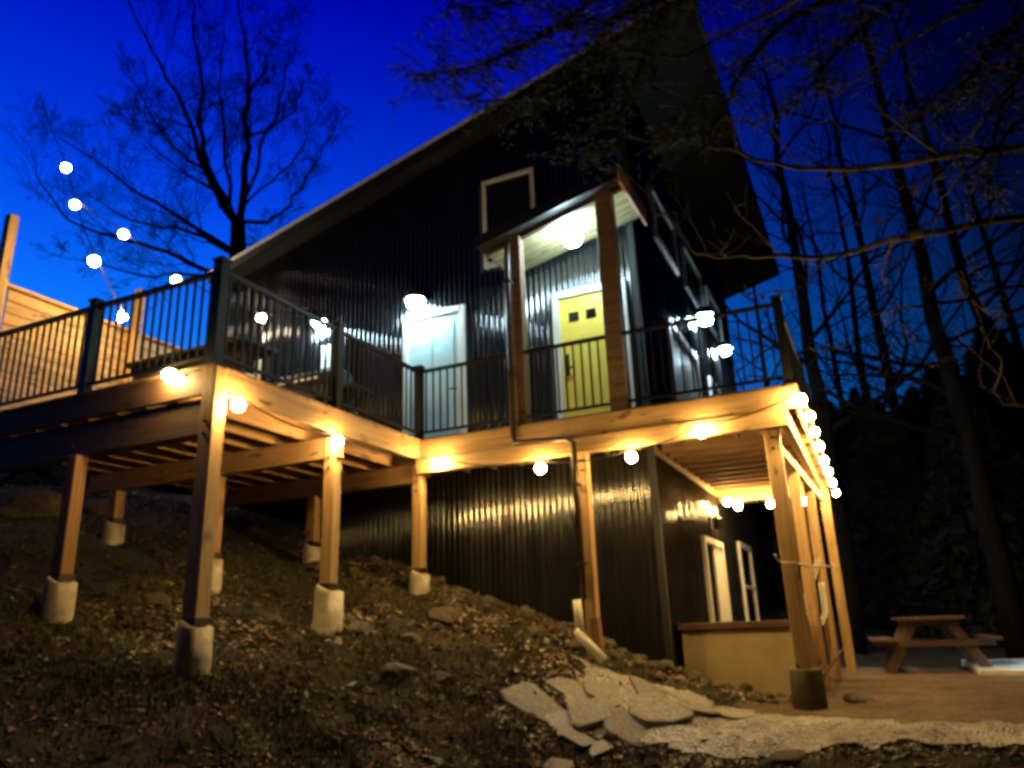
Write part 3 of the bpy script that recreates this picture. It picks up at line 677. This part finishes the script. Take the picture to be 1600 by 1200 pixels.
b5 = [tuple(onp(147, 408, 0, -7.9)), tuple(onp(190, 495, 0, -8.25))]
string(hang([tuple(onp(103, 262, 1, 7.4)), b5[0], b5[1], (-8.86, 6.9, 5.45)]), b5, 'short string with two white bulbs reaching the fence post', .06, 'bulb', .02)

# ------------------------------------------------------------------ picnic table
pt = thing('picnic_table', 'wooden picnic table with attached benches on the gravel patio', 'picnic table', (.5, 11.5, 0))
_tp = onp(1460, 1050, 2, 0.0); PTM = Matrix.Translation((_tp.x + .05, _tp.y + .75, 0)) @ Matrix.Rotation(math.radians(3), 4, 'Z') @ Matrix.Diagonal((.84, .9, .95, 1))
def T(p): return tuple(PTM @ Vector(p))
uz = (0, 0, 1)
for k in range(5): lumber('top_plank', T((-.42 + k * .21, -.95, .80)), T((-.42 + k * .21, .95, .80)), .195, .045, M['tablewood'], pt)
for s_ in (-1, 1):
    for k in range(2): lumber('seat_plank', T((s_ * (.74 + k * .19), -.95, .48)), T((s_ * (.74 + k * .19), .95, .48)), .17, .045, M['tablewood'], pt)
for yy in (-.7, .7):
    lumber('seat_support', T((-.95, yy, .42)), T((.95, yy, .42)), .045, .09, M['tablewood'], pt)
    lumber('top_support', T((-.45, yy, .74)), T((.45, yy, .74)), .045, .09, M['tablewood'], pt)
    for s_ in (-1, 1): lumber('leg', T((s_ * .80, yy + .05, -.02)), T((s_ * .28, yy + .05, .77)), .045, .14, M['tablewood'], pt)

pl2 = thing('slab_fill_light', 'unseen post light added to brighten the pale slab beyond the picnic table', 'fill light', (2.35, 13.7, 0))  # added lamp out of view, there only to brighten the slab
MB().tube([(2.35, 13.7, -.02), (2.35, 13.7, .62)], .03, 10).build('post', M['black'], pl2)
MB().tube([(2.35, 13.7, .80), (2.35, 13.7, .79), (2.35, 13.7, .64)], [.0, .12, .15], 18, cap=False).build('cap', M['black'], pl2)
MB().sphere((2.35, 13.7, .69), .07, 12, 8).build('globe', M['lamp'], pl2, smooth=True)

# ------------------------------------------------------------------ rocks
rr = random.Random(11)
_rock = []
for k in range(7):
    import bmesh
    bm = bmesh.new(); bmesh.ops.create_icosphere(bm, subdivisions=4, radius=1)
    q = [Vector((rr.gauss(0, 1), rr.gauss(0, 1), rr.gauss(0, 1))).normalized() for _ in range(7)]
    for v in bm.verts:
        for d in q:
            e = v.co.dot(d) - .68
            if e > 0: v.co -= d * e * .9
        c_ = v.co.copy(); v.co *= 1 + .16 * float(fbm(c_.x * 2 + c_.z * 1.3 + k * 9, c_.y * 2 - c_.z * 1.7, 4))
    for f_ in bm.faces: f_.smooth = True
    me = bpy.data.meshes.new('rock'); bm.to_mesh(me); bm.free(); me.materials.append(M['rock']); _rock.append(me)
_flag = []
for k in range(5):
    n = rr.randint(9, 13); V = []; Fc = []
    ang = sorted(rr.uniform(0, 2 * math.pi) * .35 + 2 * math.pi * i / n for i in range(n))
    for zl, sc_ in ((-.5, 1.0), (.35, 1.02), (.5, .93)):
        for a in ang: V.append((math.cos(a) * sc_ * (1 + .07 * math.sin(3 * a + k)), math.sin(a) * sc_ * (.8 + .06 * math.cos(2 * a + k)), zl + .08 * math.sin(5 * a)))
    for l in range(2):
        for i in range(n): Fc.append((l * n + i, l * n + (i + 1) % n, (l + 1) * n + (i + 1) % n, (l + 1) * n + i))
    Fc.append(tuple(range(n))[::-1]); Fc.append(tuple(range(2 * n, 3 * n)))
    me = mesh(V, Fc, 'flagstone'); me.materials.append(M['flag']); _flag.append(me)
def rock(x, y, s, lab, flat=.6, sink=.3, me=None, name='rock', cat='rock', group=None, tilt=.3):
    o = bpy.data.objects.new(name, me or rr.choice(_rock)); C.objects.link(o)
    o.location = (x, y, hz(x, y) + s * flat * (1 - sink) * .5); o.scale = (s * rr.uniform(.8, 1.25), s * rr.uniform(.7, 1.0), s * flat)
    o.rotation_euler = (rr.uniform(-tilt, tilt), rr.uniform(-tilt, tilt), rr.uniform(0, 6.28)); return setp(o, lab, cat, group)
def at_ground(px, py):
    """walks along the sight line until it meets the slope"""
    d = ROT @ np.array([px - 800, py - 600, F]); d = d / np.linalg.norm(d)
    t = np.arange(2.5, 30, .02); P = np.array(EYE)[None] + t[:, None] * d[None]
    h = height(P[:, 0], P[:, 1]); k = np.argmax(P[:, 2] < h); return float(P[k, 0]), float(P[k, 1])
big = [(700, 965, .26, 'broad tan boulder half sunk in the slope below the wall'), (770, 975, .15, 'small round rock right of the broad tan boulder'), (560, 985, .17, 'round rock beside the brightly lit footing'),
    (840, 990, .2, 'dark mossy rock up the slope from the white drain pipe'), (640, 1000, .14, 'low tan rock downhill of the inner corner footing'), (620, 1050, .2, 'flat tan rock in the middle of the slope'),
    (690, 1060, .13, 'pale chalky rock among the leaves in the middle of the slope'), (1180, 1095, .12, 'brown rock in the rubble before the low box'), (1350, 1100, .2, 'dark heaped rock beside the corner footing'),
    (1230, 1190, .2, 'black boulder at the bottom edge below the corner post'), (900, 1010, .14, 'small rock just left of the white drain pipe'), (1000, 1040, .13, 'rounded rock at the foot of the black wall'), (250, 940, .16, 'rock on the dim slope behind the leftmost footing'), (60, 800, .5, 'large pale boulder in the dark under the far left of the deck'), (150, 798, .3, 'pale rounded boulder beside the large one under the far left of the deck'), (400, 830, .12, 'pale stone high on the slope behind the tall corner post'), (470, 850, .1, 'small pale stone on the slope close to the cabin wall')]
for (px, py, s, lab) in big:
    x, y = at_ground(px, py); rock(x, y, s, lab, .5, .9)
flag_done = []
fl = [(830, 1100, .42, 'large pale flagstone tipping up at the left end of the path'), (900, 1118, .42, 'broad pale flagstone in the middle of the path end'), (960, 1138, .38, 'round tan flagstone at the lower edge of the path'),
    (1010, 1112, .4, 'grey flagstone wedged against the gravel'), (880, 1150, .2, 'narrow pale stone below the broad flagstone'), (920, 1180, .18, 'small pale slab near the bottom edge'), (850, 1195, .16, 'white stone chip at the bottom edge'), (1070, 1110, .25, 'flat stone set in the start of the gravel path'), (870, 1075, .3, 'tan slab at the upper end of the path by the drain pipe'),
    (930, 1085, .4, 'widest pale slab in the middle of the upper path edge'), (990, 1085, .36, 'pale slab right of the widest one where the path turns'), (1060, 1090, .3, 'smooth pale slab before the low box side of the path'), (860, 1125, .3, 'pale slab sagging at the outer corner of the path end'), (1130, 1120, .26, 'last pale slab before the gravel strip')]
for (px, py, s, lab) in fl:
    x, y = at_ground(px, py); o = rock(x + .12, y, s * .78, lab, .13, 0, _flag[len(flag_done) % 5], 'flagstone', 'flagstone', None, 0); flag_done.append(o)
    n_ = Vector((hz(x - .2, y) - hz(x + .2, y), hz(x, y - .2) - hz(x, y + .2), .4)).normalized(); o.location = Vector((x + .12, y, hz(x + .12, y) + .035 + .006 * (len(flag_done) % 3))); o.rotation_mode = 'QUATERNION'; o.rotation_quaternion = Vector((0, 0, 1)).rotation_difference(n_) @ Matrix.Rotation(rr.uniform(0, 6.28), 3, 'Z').to_quaternion()
# rubble along the wall foot and on the slope
for k in range(150):
    if k < 60: x = rr.uniform(-6.5, -2.0); y = 9.7 - abs(rr.gauss(0, .35)) - .1
    elif k < 115: x = rr.uniform(-2.4, -.9); y = rr.uniform(8.9, 9.9)
    else: x = rr.uniform(-7.5, -2.2); y = rr.uniform(5.2, 9.2)
    g_, lab = [('rubble along the foot of the black wall', 'small stone in the rubble along the foot of the black wall'), ('rubble before the low box', 'small brown stone in the rubble before the low box'), ('loose stones on the slope', 'loose stone lying in the leaf litter on the slope')][0 if k < 60 else 1 if k < 115 else 2]
    rock(x, y, rr.uniform(.03, .10), lab, .65, .3, group=g_)

# ------------------------------------------------------------------ litter and grass
def scatter(name, n, region, size, mat, label, upright=False, seed=1, dens=None):
    r = np.random.RandomState(seed); x = r.uniform(region[0], region[1], n); y = r.uniform(region[2], region[3], n)
    keep = (patio_mask(x, y) < .5) if not upright else (patio_mask(x, y) < .3)
    if dens is not None: keep &= r.rand(n) < dens(x, y)
    keep &= ~((y > 9.65) & (x < -2.3)) & (path_mask(x, y) < (.5 if upright else 2)); x, y = x[keep], y[keep]; n = len(x); z = height(x, y)
    a = r.uniform(0, 2 * np.pi, n); s = size * (r.uniform(.5, 1.1, n) + (r.rand(n) > .9) * r.uniform(0, 1.2, n)); c, s_ = np.cos(a), np.sin(a)
    if upright:
        lean = r.normal(0, .35, (n, 2)) * s[:, None]; w_ = .004 + .004 * r.rand(n)
        P = np.stack([np.stack([x - c * w_, y - s_ * w_, z - .005], -1), np.stack([x + c * w_, y + s_ * w_, z - .005], -1), np.stack([x + lean[:, 0], y + lean[:, 1], z + s], -1)], 1)
        F_ = np.arange(3 * n).reshape(-1, 3)
    else:
        tx = r.normal(0, .35, n); ty = r.normal(0, .35, n); pts = []
        for (u, v, k) in ((-1, 0, .3), (0, -.55, 0), (1, 0, .3), (0, .55, 0)):
            dx = (u * c - v * s_) * s; dy = (u * s_ + v * c) * s; pts.append(np.stack([x + dx, y + dy, z + .012 + dx * tx + dy * ty + k * s * r.uniform(0, 1, n)], -1))
        P = np.stack(pts, 1); F_ = np.arange(4 * n).reshape(-1, 4)
    o = link(name, npmesh(P.reshape(-1, 3), F_), mat); return setp(o, label, kind='stuff')
scatter('fallen_leaves', 75000, (-13, 3.5, 2.2, 9.8), .028, M['leaves'], 'brown fallen leaves and twigs strewn over the slope', seed=3, dens=lambda x, y: .45 + .9 * vnoise(x * 1.5, y * 1.5))
scatter('grass', 110000, (-7.5, 2.5, 2.2, 8.6), .06, M['grass'], 'thin short grass growing on the front of the slope', True, 6, dens=lambda x, y: np.clip(.3 + 2.2 * vnoise(x * 1.1 + 5, y * 1.1), 0, 1) * (1 - sstep(7.6, 8.8, y)))
r_ = np.random.RandomState(8)
scatter('pebbles', 16000, (-3.7, 2.4, 6.6, 8.8), .014, M['gravel'], 'loose pale stones spilling from the gravel path', seed=9, dens=lambda x, y: .1 + path_mask(x, y) + path_mask(x, y - .15) + path_mask(x, y + .15) + path_mask(x + .12, y))

M['paleleaf'] = mat_scatter('pale_curled_leaves', [(0, (.16, .11, .06)), (.5, (.30, .23, .14)), (1, (.55, .48, .38))])
scatter('pale_leaf_litter', 26000, (-7.5, 2, 4.2, 9.5), .034, M['paleleaf'], 'patches of pale curled leaves on the middle of the slope', seed=14, dens=lambda x, y: sstep(.04, .22, fbm(x * 1.3 + 3, y * 1.3 + 8, 3)) * sstep(4.2, 6, y) * .9)
scatter('weeds', 26000, (-5.5, -1.5, 4.5, 8.8), .075, M['grass'], 'low green weeds in patches below the white drain pipe', True, 16, dens=lambda x, y: sstep(.1, .3, fbm(x * 1.6 + 20, y * 1.6 + 4, 3)))
tw = MB(); tr = random.Random(12)
for k in range(900):
    x = tr.uniform(-8.5, 2); y = tr.uniform(2.6, 9.5)
    if x > -1.6 and y > 7.2: continue
    a = tr.uniform(0, 6.28); L = tr.uniform(.08, .4); x2, y2 = x + L * math.cos(a), y + L * math.sin(a)
    tw.tube([(x, y, hz(x, y) + .012), ((x + x2) / 2 + tr.gauss(0, .02), (y + y2) / 2 + tr.gauss(0, .02), hz((x + x2) / 2, (y + y2) / 2) + .03), (x2, y2, hz(x2, y2) + .012)], tr.uniform(.003, .008), 4)
setp(tw.build('fallen_twigs', M['palebark']), 'thin fallen twigs scattered over the slope', kind='stuff')

# ------------------------------------------------------------------ trees
RMIN = .0045
def grow(mb, rnd, p, d, L, r, lvl, spread=.75, up=.12, nseg=6, kids=5, n=5):
    pts = [p.copy()]; rad = [r]; q = p.copy(); dd = d.normalized()
    for i in range(nseg):
        dd = (dd + Vector((rnd.gauss(0, .16), rnd.gauss(0, .16), rnd.gauss(0, .13) + up * (.45 if lvl > 1 else .12)))).normalized(); q = q + dd * L / nseg; pts.append(q.copy()); rad.append(max(RMIN, r * (1 - .82 * (i + 1) / nseg)))
    mb.tube(pts, rad, n if lvl > 1 else 3, cap=False)
    if lvl > 0: sprout(mb, rnd, pts, rad, L, lvl, spread, up, kids)
def sprout(mb, rnd, pts, rad, L, lvl, spread, up, kids, start=.2):
    for k in range(kids):
        u = start + (1 - start) * (k + rnd.random()) / kids; i = min(int(u * (len(pts) - 1)), len(pts) - 2); f = u * (len(pts) - 1) - i
        q = pts[i].lerp(pts[i + 1], f); t = (pts[i + 1] - pts[i]).normalized(); side = t.orthogonal().normalized(); side.rotate(Matrix.Rotation(rnd.uniform(0, 6.28), 3, t).to_quaternion() if False else Matrix.Rotation(rnd.uniform(0, 6.28), 3, t))
        dd = (t + side * rnd.uniform(.6, 1.5) * spread + Vector((0, 0, up))).normalized()
        rb = max(RMIN, rad[i] * (1 - f) + rad[i + 1] * f) * .6
        grow(mb, rnd, q, dd, L * rnd.uniform(.35, .6) * (1.1 - .4 * u), rb, lvl - 1, spread, up, 5, kids, 4)
# large bare tree beyond the left end of the roof
lt = thing('bare_tree', 'wide spreading leafless tree standing behind the low end of the roof', 'tree', (-16.4, 16, 4.3))
TY = 16.0; rnd = random.Random(7)
def px3(px, py, y): return onp(px, py, 1, y)
tk = [Vector((-16.25, 16, 4.0)), px3(371, 440, TY), px3(372, 400, TY), px3(372, 348, TY)]
MB().tube(tk, [.36, .27, .25, .22], 12).build('trunk', M['bark'], lt, smooth=True)
limbs = [([(370, 352), (330, 290), (300, 200), (250, 100), (215, 30), (190, -30)], -1.0, .14), ([(370, 350), (325, 262), (315, 170), (308, 60), (300, -40)], .3, .15), ([(373, 352), (385, 230), (388, 140), (380, 50), (372, -20)], .8, .16),
    ([(375, 346), (430, 342), (460, 310), (500, 240), (525, 200)], -.5, .085), ([(364, 396), (300, 362), (210, 345), (130, 300)], 1.0, .11), ([(364, 392), (290, 345), (200, 290), (140, 245), (90, 215)], -1.4, .11),
    ([(366, 440), (330, 425), (260, 395), (180, 370), (110, 345), (70, 290), (50, 230)], -.9, .12), ([(366, 442), (300, 430), (220, 430), (150, 410), (90, 400)], -2.2, .07), ([(385, 215), (440, 190), (470, 150), (482, 110)], 1.0, .07),
    ([(373, 384), (430, 385), (465, 395)], -.6, .05), ([(330, 270), (270, 230), (220, 150), (205, 110)], -.6, .08), ([(388, 150), (420, 90), (440, 40)], .5, .06), ([(300, 200), (270, 190), (215, 190), (180, 175)], -.8, .055), ([(371, 350), (352, 230), (347, 120), (350, 0)], -.4, .09), ([(378, 320), (418, 205), (450, 110), (466, 40)], .6, .08), ([(340, 300), (275, 260), (225, 215), (190, 160)], .4, .06), ([(376, 330), (440, 270), (480, 210), (500, 150)], .2, .06)]
mb = MB()
for (pp, dy, r0) in limbs:
    raw = [px3(a, b_, TY + dy * min(1, i / 2.5)) for i, (a, b_) in enumerate(pp)]; P = smooth_pts(raw, 4); P = [p + Vector((rnd.gauss(0, .025), rnd.gauss(0, .08), rnd.gauss(0, .025))) if 0 < i else p for i, p in enumerate(P)]
    L = sum((a - b_).length for a, b_ in zip(P[1:], P[:-1])); R = [max(.01, r0 * .8 * (1 - .85 * i / (len(P) - 1))) for i in range(len(P))]
    mb.tube(P, R, 6, cap=False); sprout(mb, rnd, P, [q * .6 for q in R], L * .5, 3, .75, .2, 7, .12)
    sprout(mb, rnd, P, [q * .45 for q in R], L * .36, 3, .8, .2, 8, .15)
mb.build('crown', M['bark'], lt)
# trees beyond the patio on the right
def forest_tree(x, y, h, r, lab, seed, lean=(0, 0), lvl=2, kids=7):
    rn = random.Random(seed); z0 = hz(x, y) - .1; t = thing('bare_tree', lab, 'tree', (x, y, z0), 'bare trees beyond the patio')
    P = [Vector((x + lean[0] * u * h + rn.gauss(0, .06), y + lean[1] * u * h, z0 + h * u)) for u in [i / 12 for i in range(13)]]; R = [r * (1.15 if i == 0 else 1 - .85 * i / 12) for i in range(13)]
    MB().tube(P, R, 9).build('trunk', M['bark'], t, smooth=True)
    m = MB()
    for k in range(15):
        u = .22 + .76 * (k + rn.random()) / 15; i = min(int(u * 12), 11); q = P[i].lerp(P[i + 1], u * 12 - i); a = rn.uniform(0, 6.28)
        grow(m, rn, q, Vector((math.cos(a), math.sin(a), rn.uniform(.1, .9))), h * rn.uniform(.18, .34) * (1.15 - .6 * u), R[i] * .45, lvl, .8, .12, 6, kids, 5)
    m.build('crown', M['bark'], t)
spots = []
for (px, Y, h, r, ln_) in ((1322, 19.5, 17, .25, (0, 0)), (1462, 23, 19, .2, (-.02, 0)), (1572, 19, 18, .26, (-.03, 0)), (1400, 31, 21, .2, (.02, 0)), (1240, 36, 19, .2, (0, 0)), (1365, 40, 22, .24, (-.01, 0)), (1660, 24, 20, .26, (-.05, 0)), (1700, 38, 24, .3, (-.04, 0))):
    q = onp(px, 900, 1, Y); spots.append((q.x, Y, h, r, ln_))
labs = ['slim bare tree standing just beyond the right end of the deck', 'bare tree with a straight trunk in the middle of the right-hand woods', 'thick dark trunk nearest the right edge beyond the picnic table']
LB = ['slender leafless tree between the deck corner tree and the straight middle trunk', 'distant leafless tree seen through the deck corner railing', 'far leafless tree just right of the slim tree beyond the deck', 'leafless tree leaning in from the right edge', 'far leafless tree mostly beyond the right edge of the view']
for i, (x, y, h, r, ln_) in enumerate(spots): forest_tree(x, y, h, r, labs[i] if i < 3 else LB[i - 3], 40 + i, ln_, 2, 6)
# dark undergrowth and evergreens that close the view low on the right
def leaf_cloud(r, centres, radii, per, size):
    P = []
    for (c, R_), n in zip(zip(centres, radii), per):
        d = r.normal(0, 1, (n, 3)); d /= np.linalg.norm(d, axis=1)[:, None]; q = np.array(c) + d * (r.rand(n, 1) ** .4) * np.array(R_)
        a = r.normal(0, 1, (n, 3)); a /= np.linalg.norm(a, axis=1)[:, None]; b = np.cross(a, r.normal(0, 1, (n, 3))); b /= np.linalg.norm(b, axis=1)[:, None]
        s = size * r.uniform(.5, 1.5, (n, 1)); P.append(np.stack([q - a * s, q + b * s * .45, q + a * s, q - b * s * .45], 1))
    P = np.concatenate(P); return P.reshape(-1, 3), np.arange(len(P) * 4).reshape(-1, 4)
def evergreen(x, y, h, w_, lab, seed):
    r = np.random.RandomState(seed); z0 = hz(x, y); t = thing('evergreen_tree', lab, 'tree', (x, y, z0), 'dark evergreens behind the patio')
    MB().tube([(x, y, z0 - .1), (x, y, z0 + h * .9)], [.16, .03], 8).build('trunk', M['bark'], t)
    cs, rs, per = [], [], []
    for k in range(26):
        u = k / 25; rad = w_ * (1 - u) ** .8 + .15
        for j in range(4): a = r.uniform(0, 6.28); cs.append((x + math.cos(a) * rad * .55, y + math.sin(a) * rad * .55, z0 + .3 + u * (h - .4))); rs.append((rad * .6, rad * .6, .35)); per.append(90)
    V, F_ = leaf_cloud(r, cs, rs, per, .16); link('crown', npmesh(V, F_), M['darkneedles'], t)
for i, (px, Y, h, w_) in enumerate(((1345, 30, 7.2, 2.4), (1420, 24, 6.2, 2.2), (1490, 27, 7.0, 2.6), (1560, 23, 6.6, 2.2), (1640, 25, 8.5, 2.6), (1290, 34, 5.2, 2.4), (1390, 35, 8.6, 2.8), (1530, 34, 9.4, 3.0), (1600, 29, 8.4, 2.8), (1720, 27, 8, 3), (1200, 29, 4.2, 2.4), (1235, 32, 4.5, 2.6))):
    q = onp(px, 930, 1, Y); evergreen(q.x, Y, h, w_, 'dark evergreen in the thicket beyond the patio', 70 + i)
rs_ = np.random.RandomState(21); cs, rd, per = [], [], []
for k in range(150):
    x = rs_.uniform(-6, 22); y = rs_.uniform(20.5, 24) + abs(x - 3) * .25 + rs_.rand() * 10; cs.append((x, y, float(height(np.array([x]), np.array([y]))[0]) + .9)); rd.append((1.3, 1.3, 1.2)); per.append(260)
for k in range(110):
    x = rs_.uniform(-30, -11.5); y = rs_.uniform(11, 15) + max(0, -x - 14) * .2 + rs_.rand() * 4; cs.append((x, y, float(height(np.array([x]), np.array([y]))[0]) + .5)); rd.append((1.2, 1.2, .8)); per.append(260)
for k in range(60):
    x = rs_.uniform(-26, -13); y = rs_.uniform(4, 13); cs.append((x, y, float(height(np.array([x]), np.array([y]))[0]) + .3)); rd.append((1.2, 1.2, .7)); per.append(240)
V, F_ = leaf_cloud(rs_, cs, rd, per, .15); setp(link('undergrowth', npmesh(V, F_), M['darkneedles']), 'dark tangled undergrowth along the edge of the patio', kind='stuff')

# unseen woods added behind the photographer so the dark cladding mirrors less sky
rs2 = np.random.RandomState(31); cs, rd, per = [], [], []
for k in range(150):
    a = math.radians(rs2.uniform(185, 372)); d_ = rs2.uniform(13, 22); x = d_ * math.cos(a); y = d_ * math.sin(a) - 1
    h_ = rs2.uniform(0, 1) ** .8 * 19; cs.append((x, y, -1 + h_)); rd.append((2.8, 2.8, 2.6)); per.append(170)
V, F_ = leaf_cloud(rs2, cs, rd, per, .5); setp(link('woods', npmesh(V, F_), M['darkneedles']), 'unseen dark woods added behind the photographer to block the sky', kind='stuff')

# near tree to the right whose branches reach over the view
nt_ = thing('overhanging_tree', 'half bare tree outside the right edge reaching long crooked branches across the roof', 'tree', (5.6, 6.5, -.6))
MB().tube([(5.6, 6.5, -.7), (5.55, 6.5, 2), (5.4, 6.4, 5), (5.1, 6.3, 9), (5.0, 6.3, 13)], [.34, .27, .23, .17, .06], 12).build('trunk', M['bark'], nt_, smooth=True)
def pd(px, py, dist):
    d = ROT @ np.array([px - 800, py - 600, F]); d = d / np.linalg.norm(d); return EYE + Vector(d) * dist
br = [([(1700, 215), (1500, 240), (1350, 262), (1250, 262), (1180, 245), (1100, 225), (1040, 215)], 8.6, .045), ([(1700, 320), (1480, 358), (1390, 375), (1290, 402), (1200, 398), (1120, 400), (1080, 388), (1050, 350), (1015, 300)], 8.2, .04),
    ([(1700, 80), (1580, 140), (1540, 185), (1518, 225)], 8.0, .022), ([(1700, -60), (1480, 30), (1420, 60), (1330, 130), (1260, 190)], 8.4, .035), ([(1700, -90), (1300, -20), (1230, 10), (1120, 60), (1060, 92), (960, 78)], 7.8, .04),
    ([(1700, 150), (1560, 230), (1510, 262), (1482, 300), (1463, 350), (1455, 400)], 7.6, .022), ([(1700, 430), (1500, 470), (1440, 478), (1400, 485), (1380, 515), (1340, 540)], 7.7, .022), ([(1285, 402), (1270, 435), (1220, 455), (1150, 460)], 8.1, .014),
    ([(1500, 240), (1420, 300), (1390, 345), (1300, 350)], 8.4, .016), ([(1640, 640), (1560, 560), (1530, 500), (1500, 420)], 8.8, .018)]
mb = MB(); rnd = random.Random(23)
for (pp, dist, r0) in br:
    raw = [pd(a, b_, dist + .25 * math.sin(i * 1.3 + r0 * 90)) for i, (a, b_) in enumerate(pp)]
    if pp[0][0] >= 1640: raw = [Vector((5.4, 6.4, raw[0].z - .6))] + raw
    P = smooth_pts(raw, 4); P = [p + Vector((rnd.gauss(0, .012), rnd.gauss(0, .012), rnd.gauss(0, .012))) for p in P]
    R = [max(.006, r0 * (1 - .8 * i / (len(P) - 1))) for i in range(len(P))]; mb.tube(P, R, 6, cap=False)
    L = sum((a - b_).length for a, b_ in zip(P[1:], P[:-1])); sprout(mb, rnd, P, R, L * .22, 2, .9, .02, 7, .25)
mb.build('branches', M['palebark'], nt_)
# evergreen sprays over the roof at the top of the view
sp = [([(1500, -200), (1200, -120), (1000, -60), (900, 20), (820, 70), (740, 105), (655, 118)], 7.4), ([(1450, -240), (1100, -130), (900, -60), (790, 5), (700, 12)], 7.6), ([(1400, -150), (1000, 0), (920, 100), (840, 150), (735, 158)], 7.9), ([(1300, -120), (1040, 20), (1000, 110), (960, 190), (900, 250)], 8.0),
    ([(1500, -100), (1250, 20), (1160, 110), (1120, 190), (1040, 220)], 8.1), ([(1600, -140), (1400, 0), (1300, 90), (1240, 170)], 8.3), ([(1700, -80), (1560, 60), (1500, 140), (1420, 190)], 8.5), ([(1200, -150), (1080, -60), (1010, 10), (880, 40)], 7.2), ([(1700, 0), (1600, 90), (1560, 190), (1540, 300)], 8.4)]
mb = MB(); r = np.random.RandomState(5); twig = []
for (pp, dist) in sp:
    raw = [Vector((5.1, 6.3, 8.5))] + [pd(a, b_, dist) for (a, b_) in pp]; P = smooth_pts(raw, 5); R = [max(.006, .05 * (1 - .88 * i / (len(P) - 1))) for i in range(len(P))]; mb.tube(P, R, 5, cap=False)
    for i in range(len(P) // 4, len(P)):
        for k in range(5):
            d = Vector(r.normal(0, 1, 3)); d.z *= .35; d.normalize(); L = r.uniform(.2, .62); a = P[i]; q = [a + d * L * u - Vector((0, 0, .22 * L * u * u)) for u in (0, .33, .66, 1)]
            mb.tube(q, [.006, .005, .004, .003], 3, cap=False); twig.append(q)
mb.build('limbs', M['bark'], nt_)
P = []
for q in twig:
    q0 = np.array([list(v) for v in q]); m_ = 26; u = r.rand(m_) * 2.99; i = u.astype(int); f = (u - i)[:, None]; c = q0[i] * (1 - f) + q0[i + 1] * f
    t = q0[3] - q0[0]; t /= np.linalg.norm(t); s = np.cross(t, [0, 0, 1]); s /= np.linalg.norm(s) + 1e-6
    sg = np.where(r.rand(m_) < .5, -1, 1)[:, None]; d = t * .5 + s * sg * r.uniform(.6, 1.2, (m_, 1)) + r.normal(0, .2, (m_, 3)); d /= np.linalg.norm(d, axis=1)[:, None]
    ln = r.uniform(.04, .10, (m_, 1)); wv = np.cross(d, r.normal(0, 1, (m_, 3))); wv /= np.linalg.norm(wv, axis=1)[:, None]
    P.append(np.stack([c, c + d * ln * .5 + wv * .006, c + d * ln, c + d * ln * .5 - wv * .006], 1))
P = np.concatenate(P); link('needles', npmesh(P.reshape(-1, 3), np.arange(len(P) * 4).reshape(-1, 4)), M['needles'], nt_)
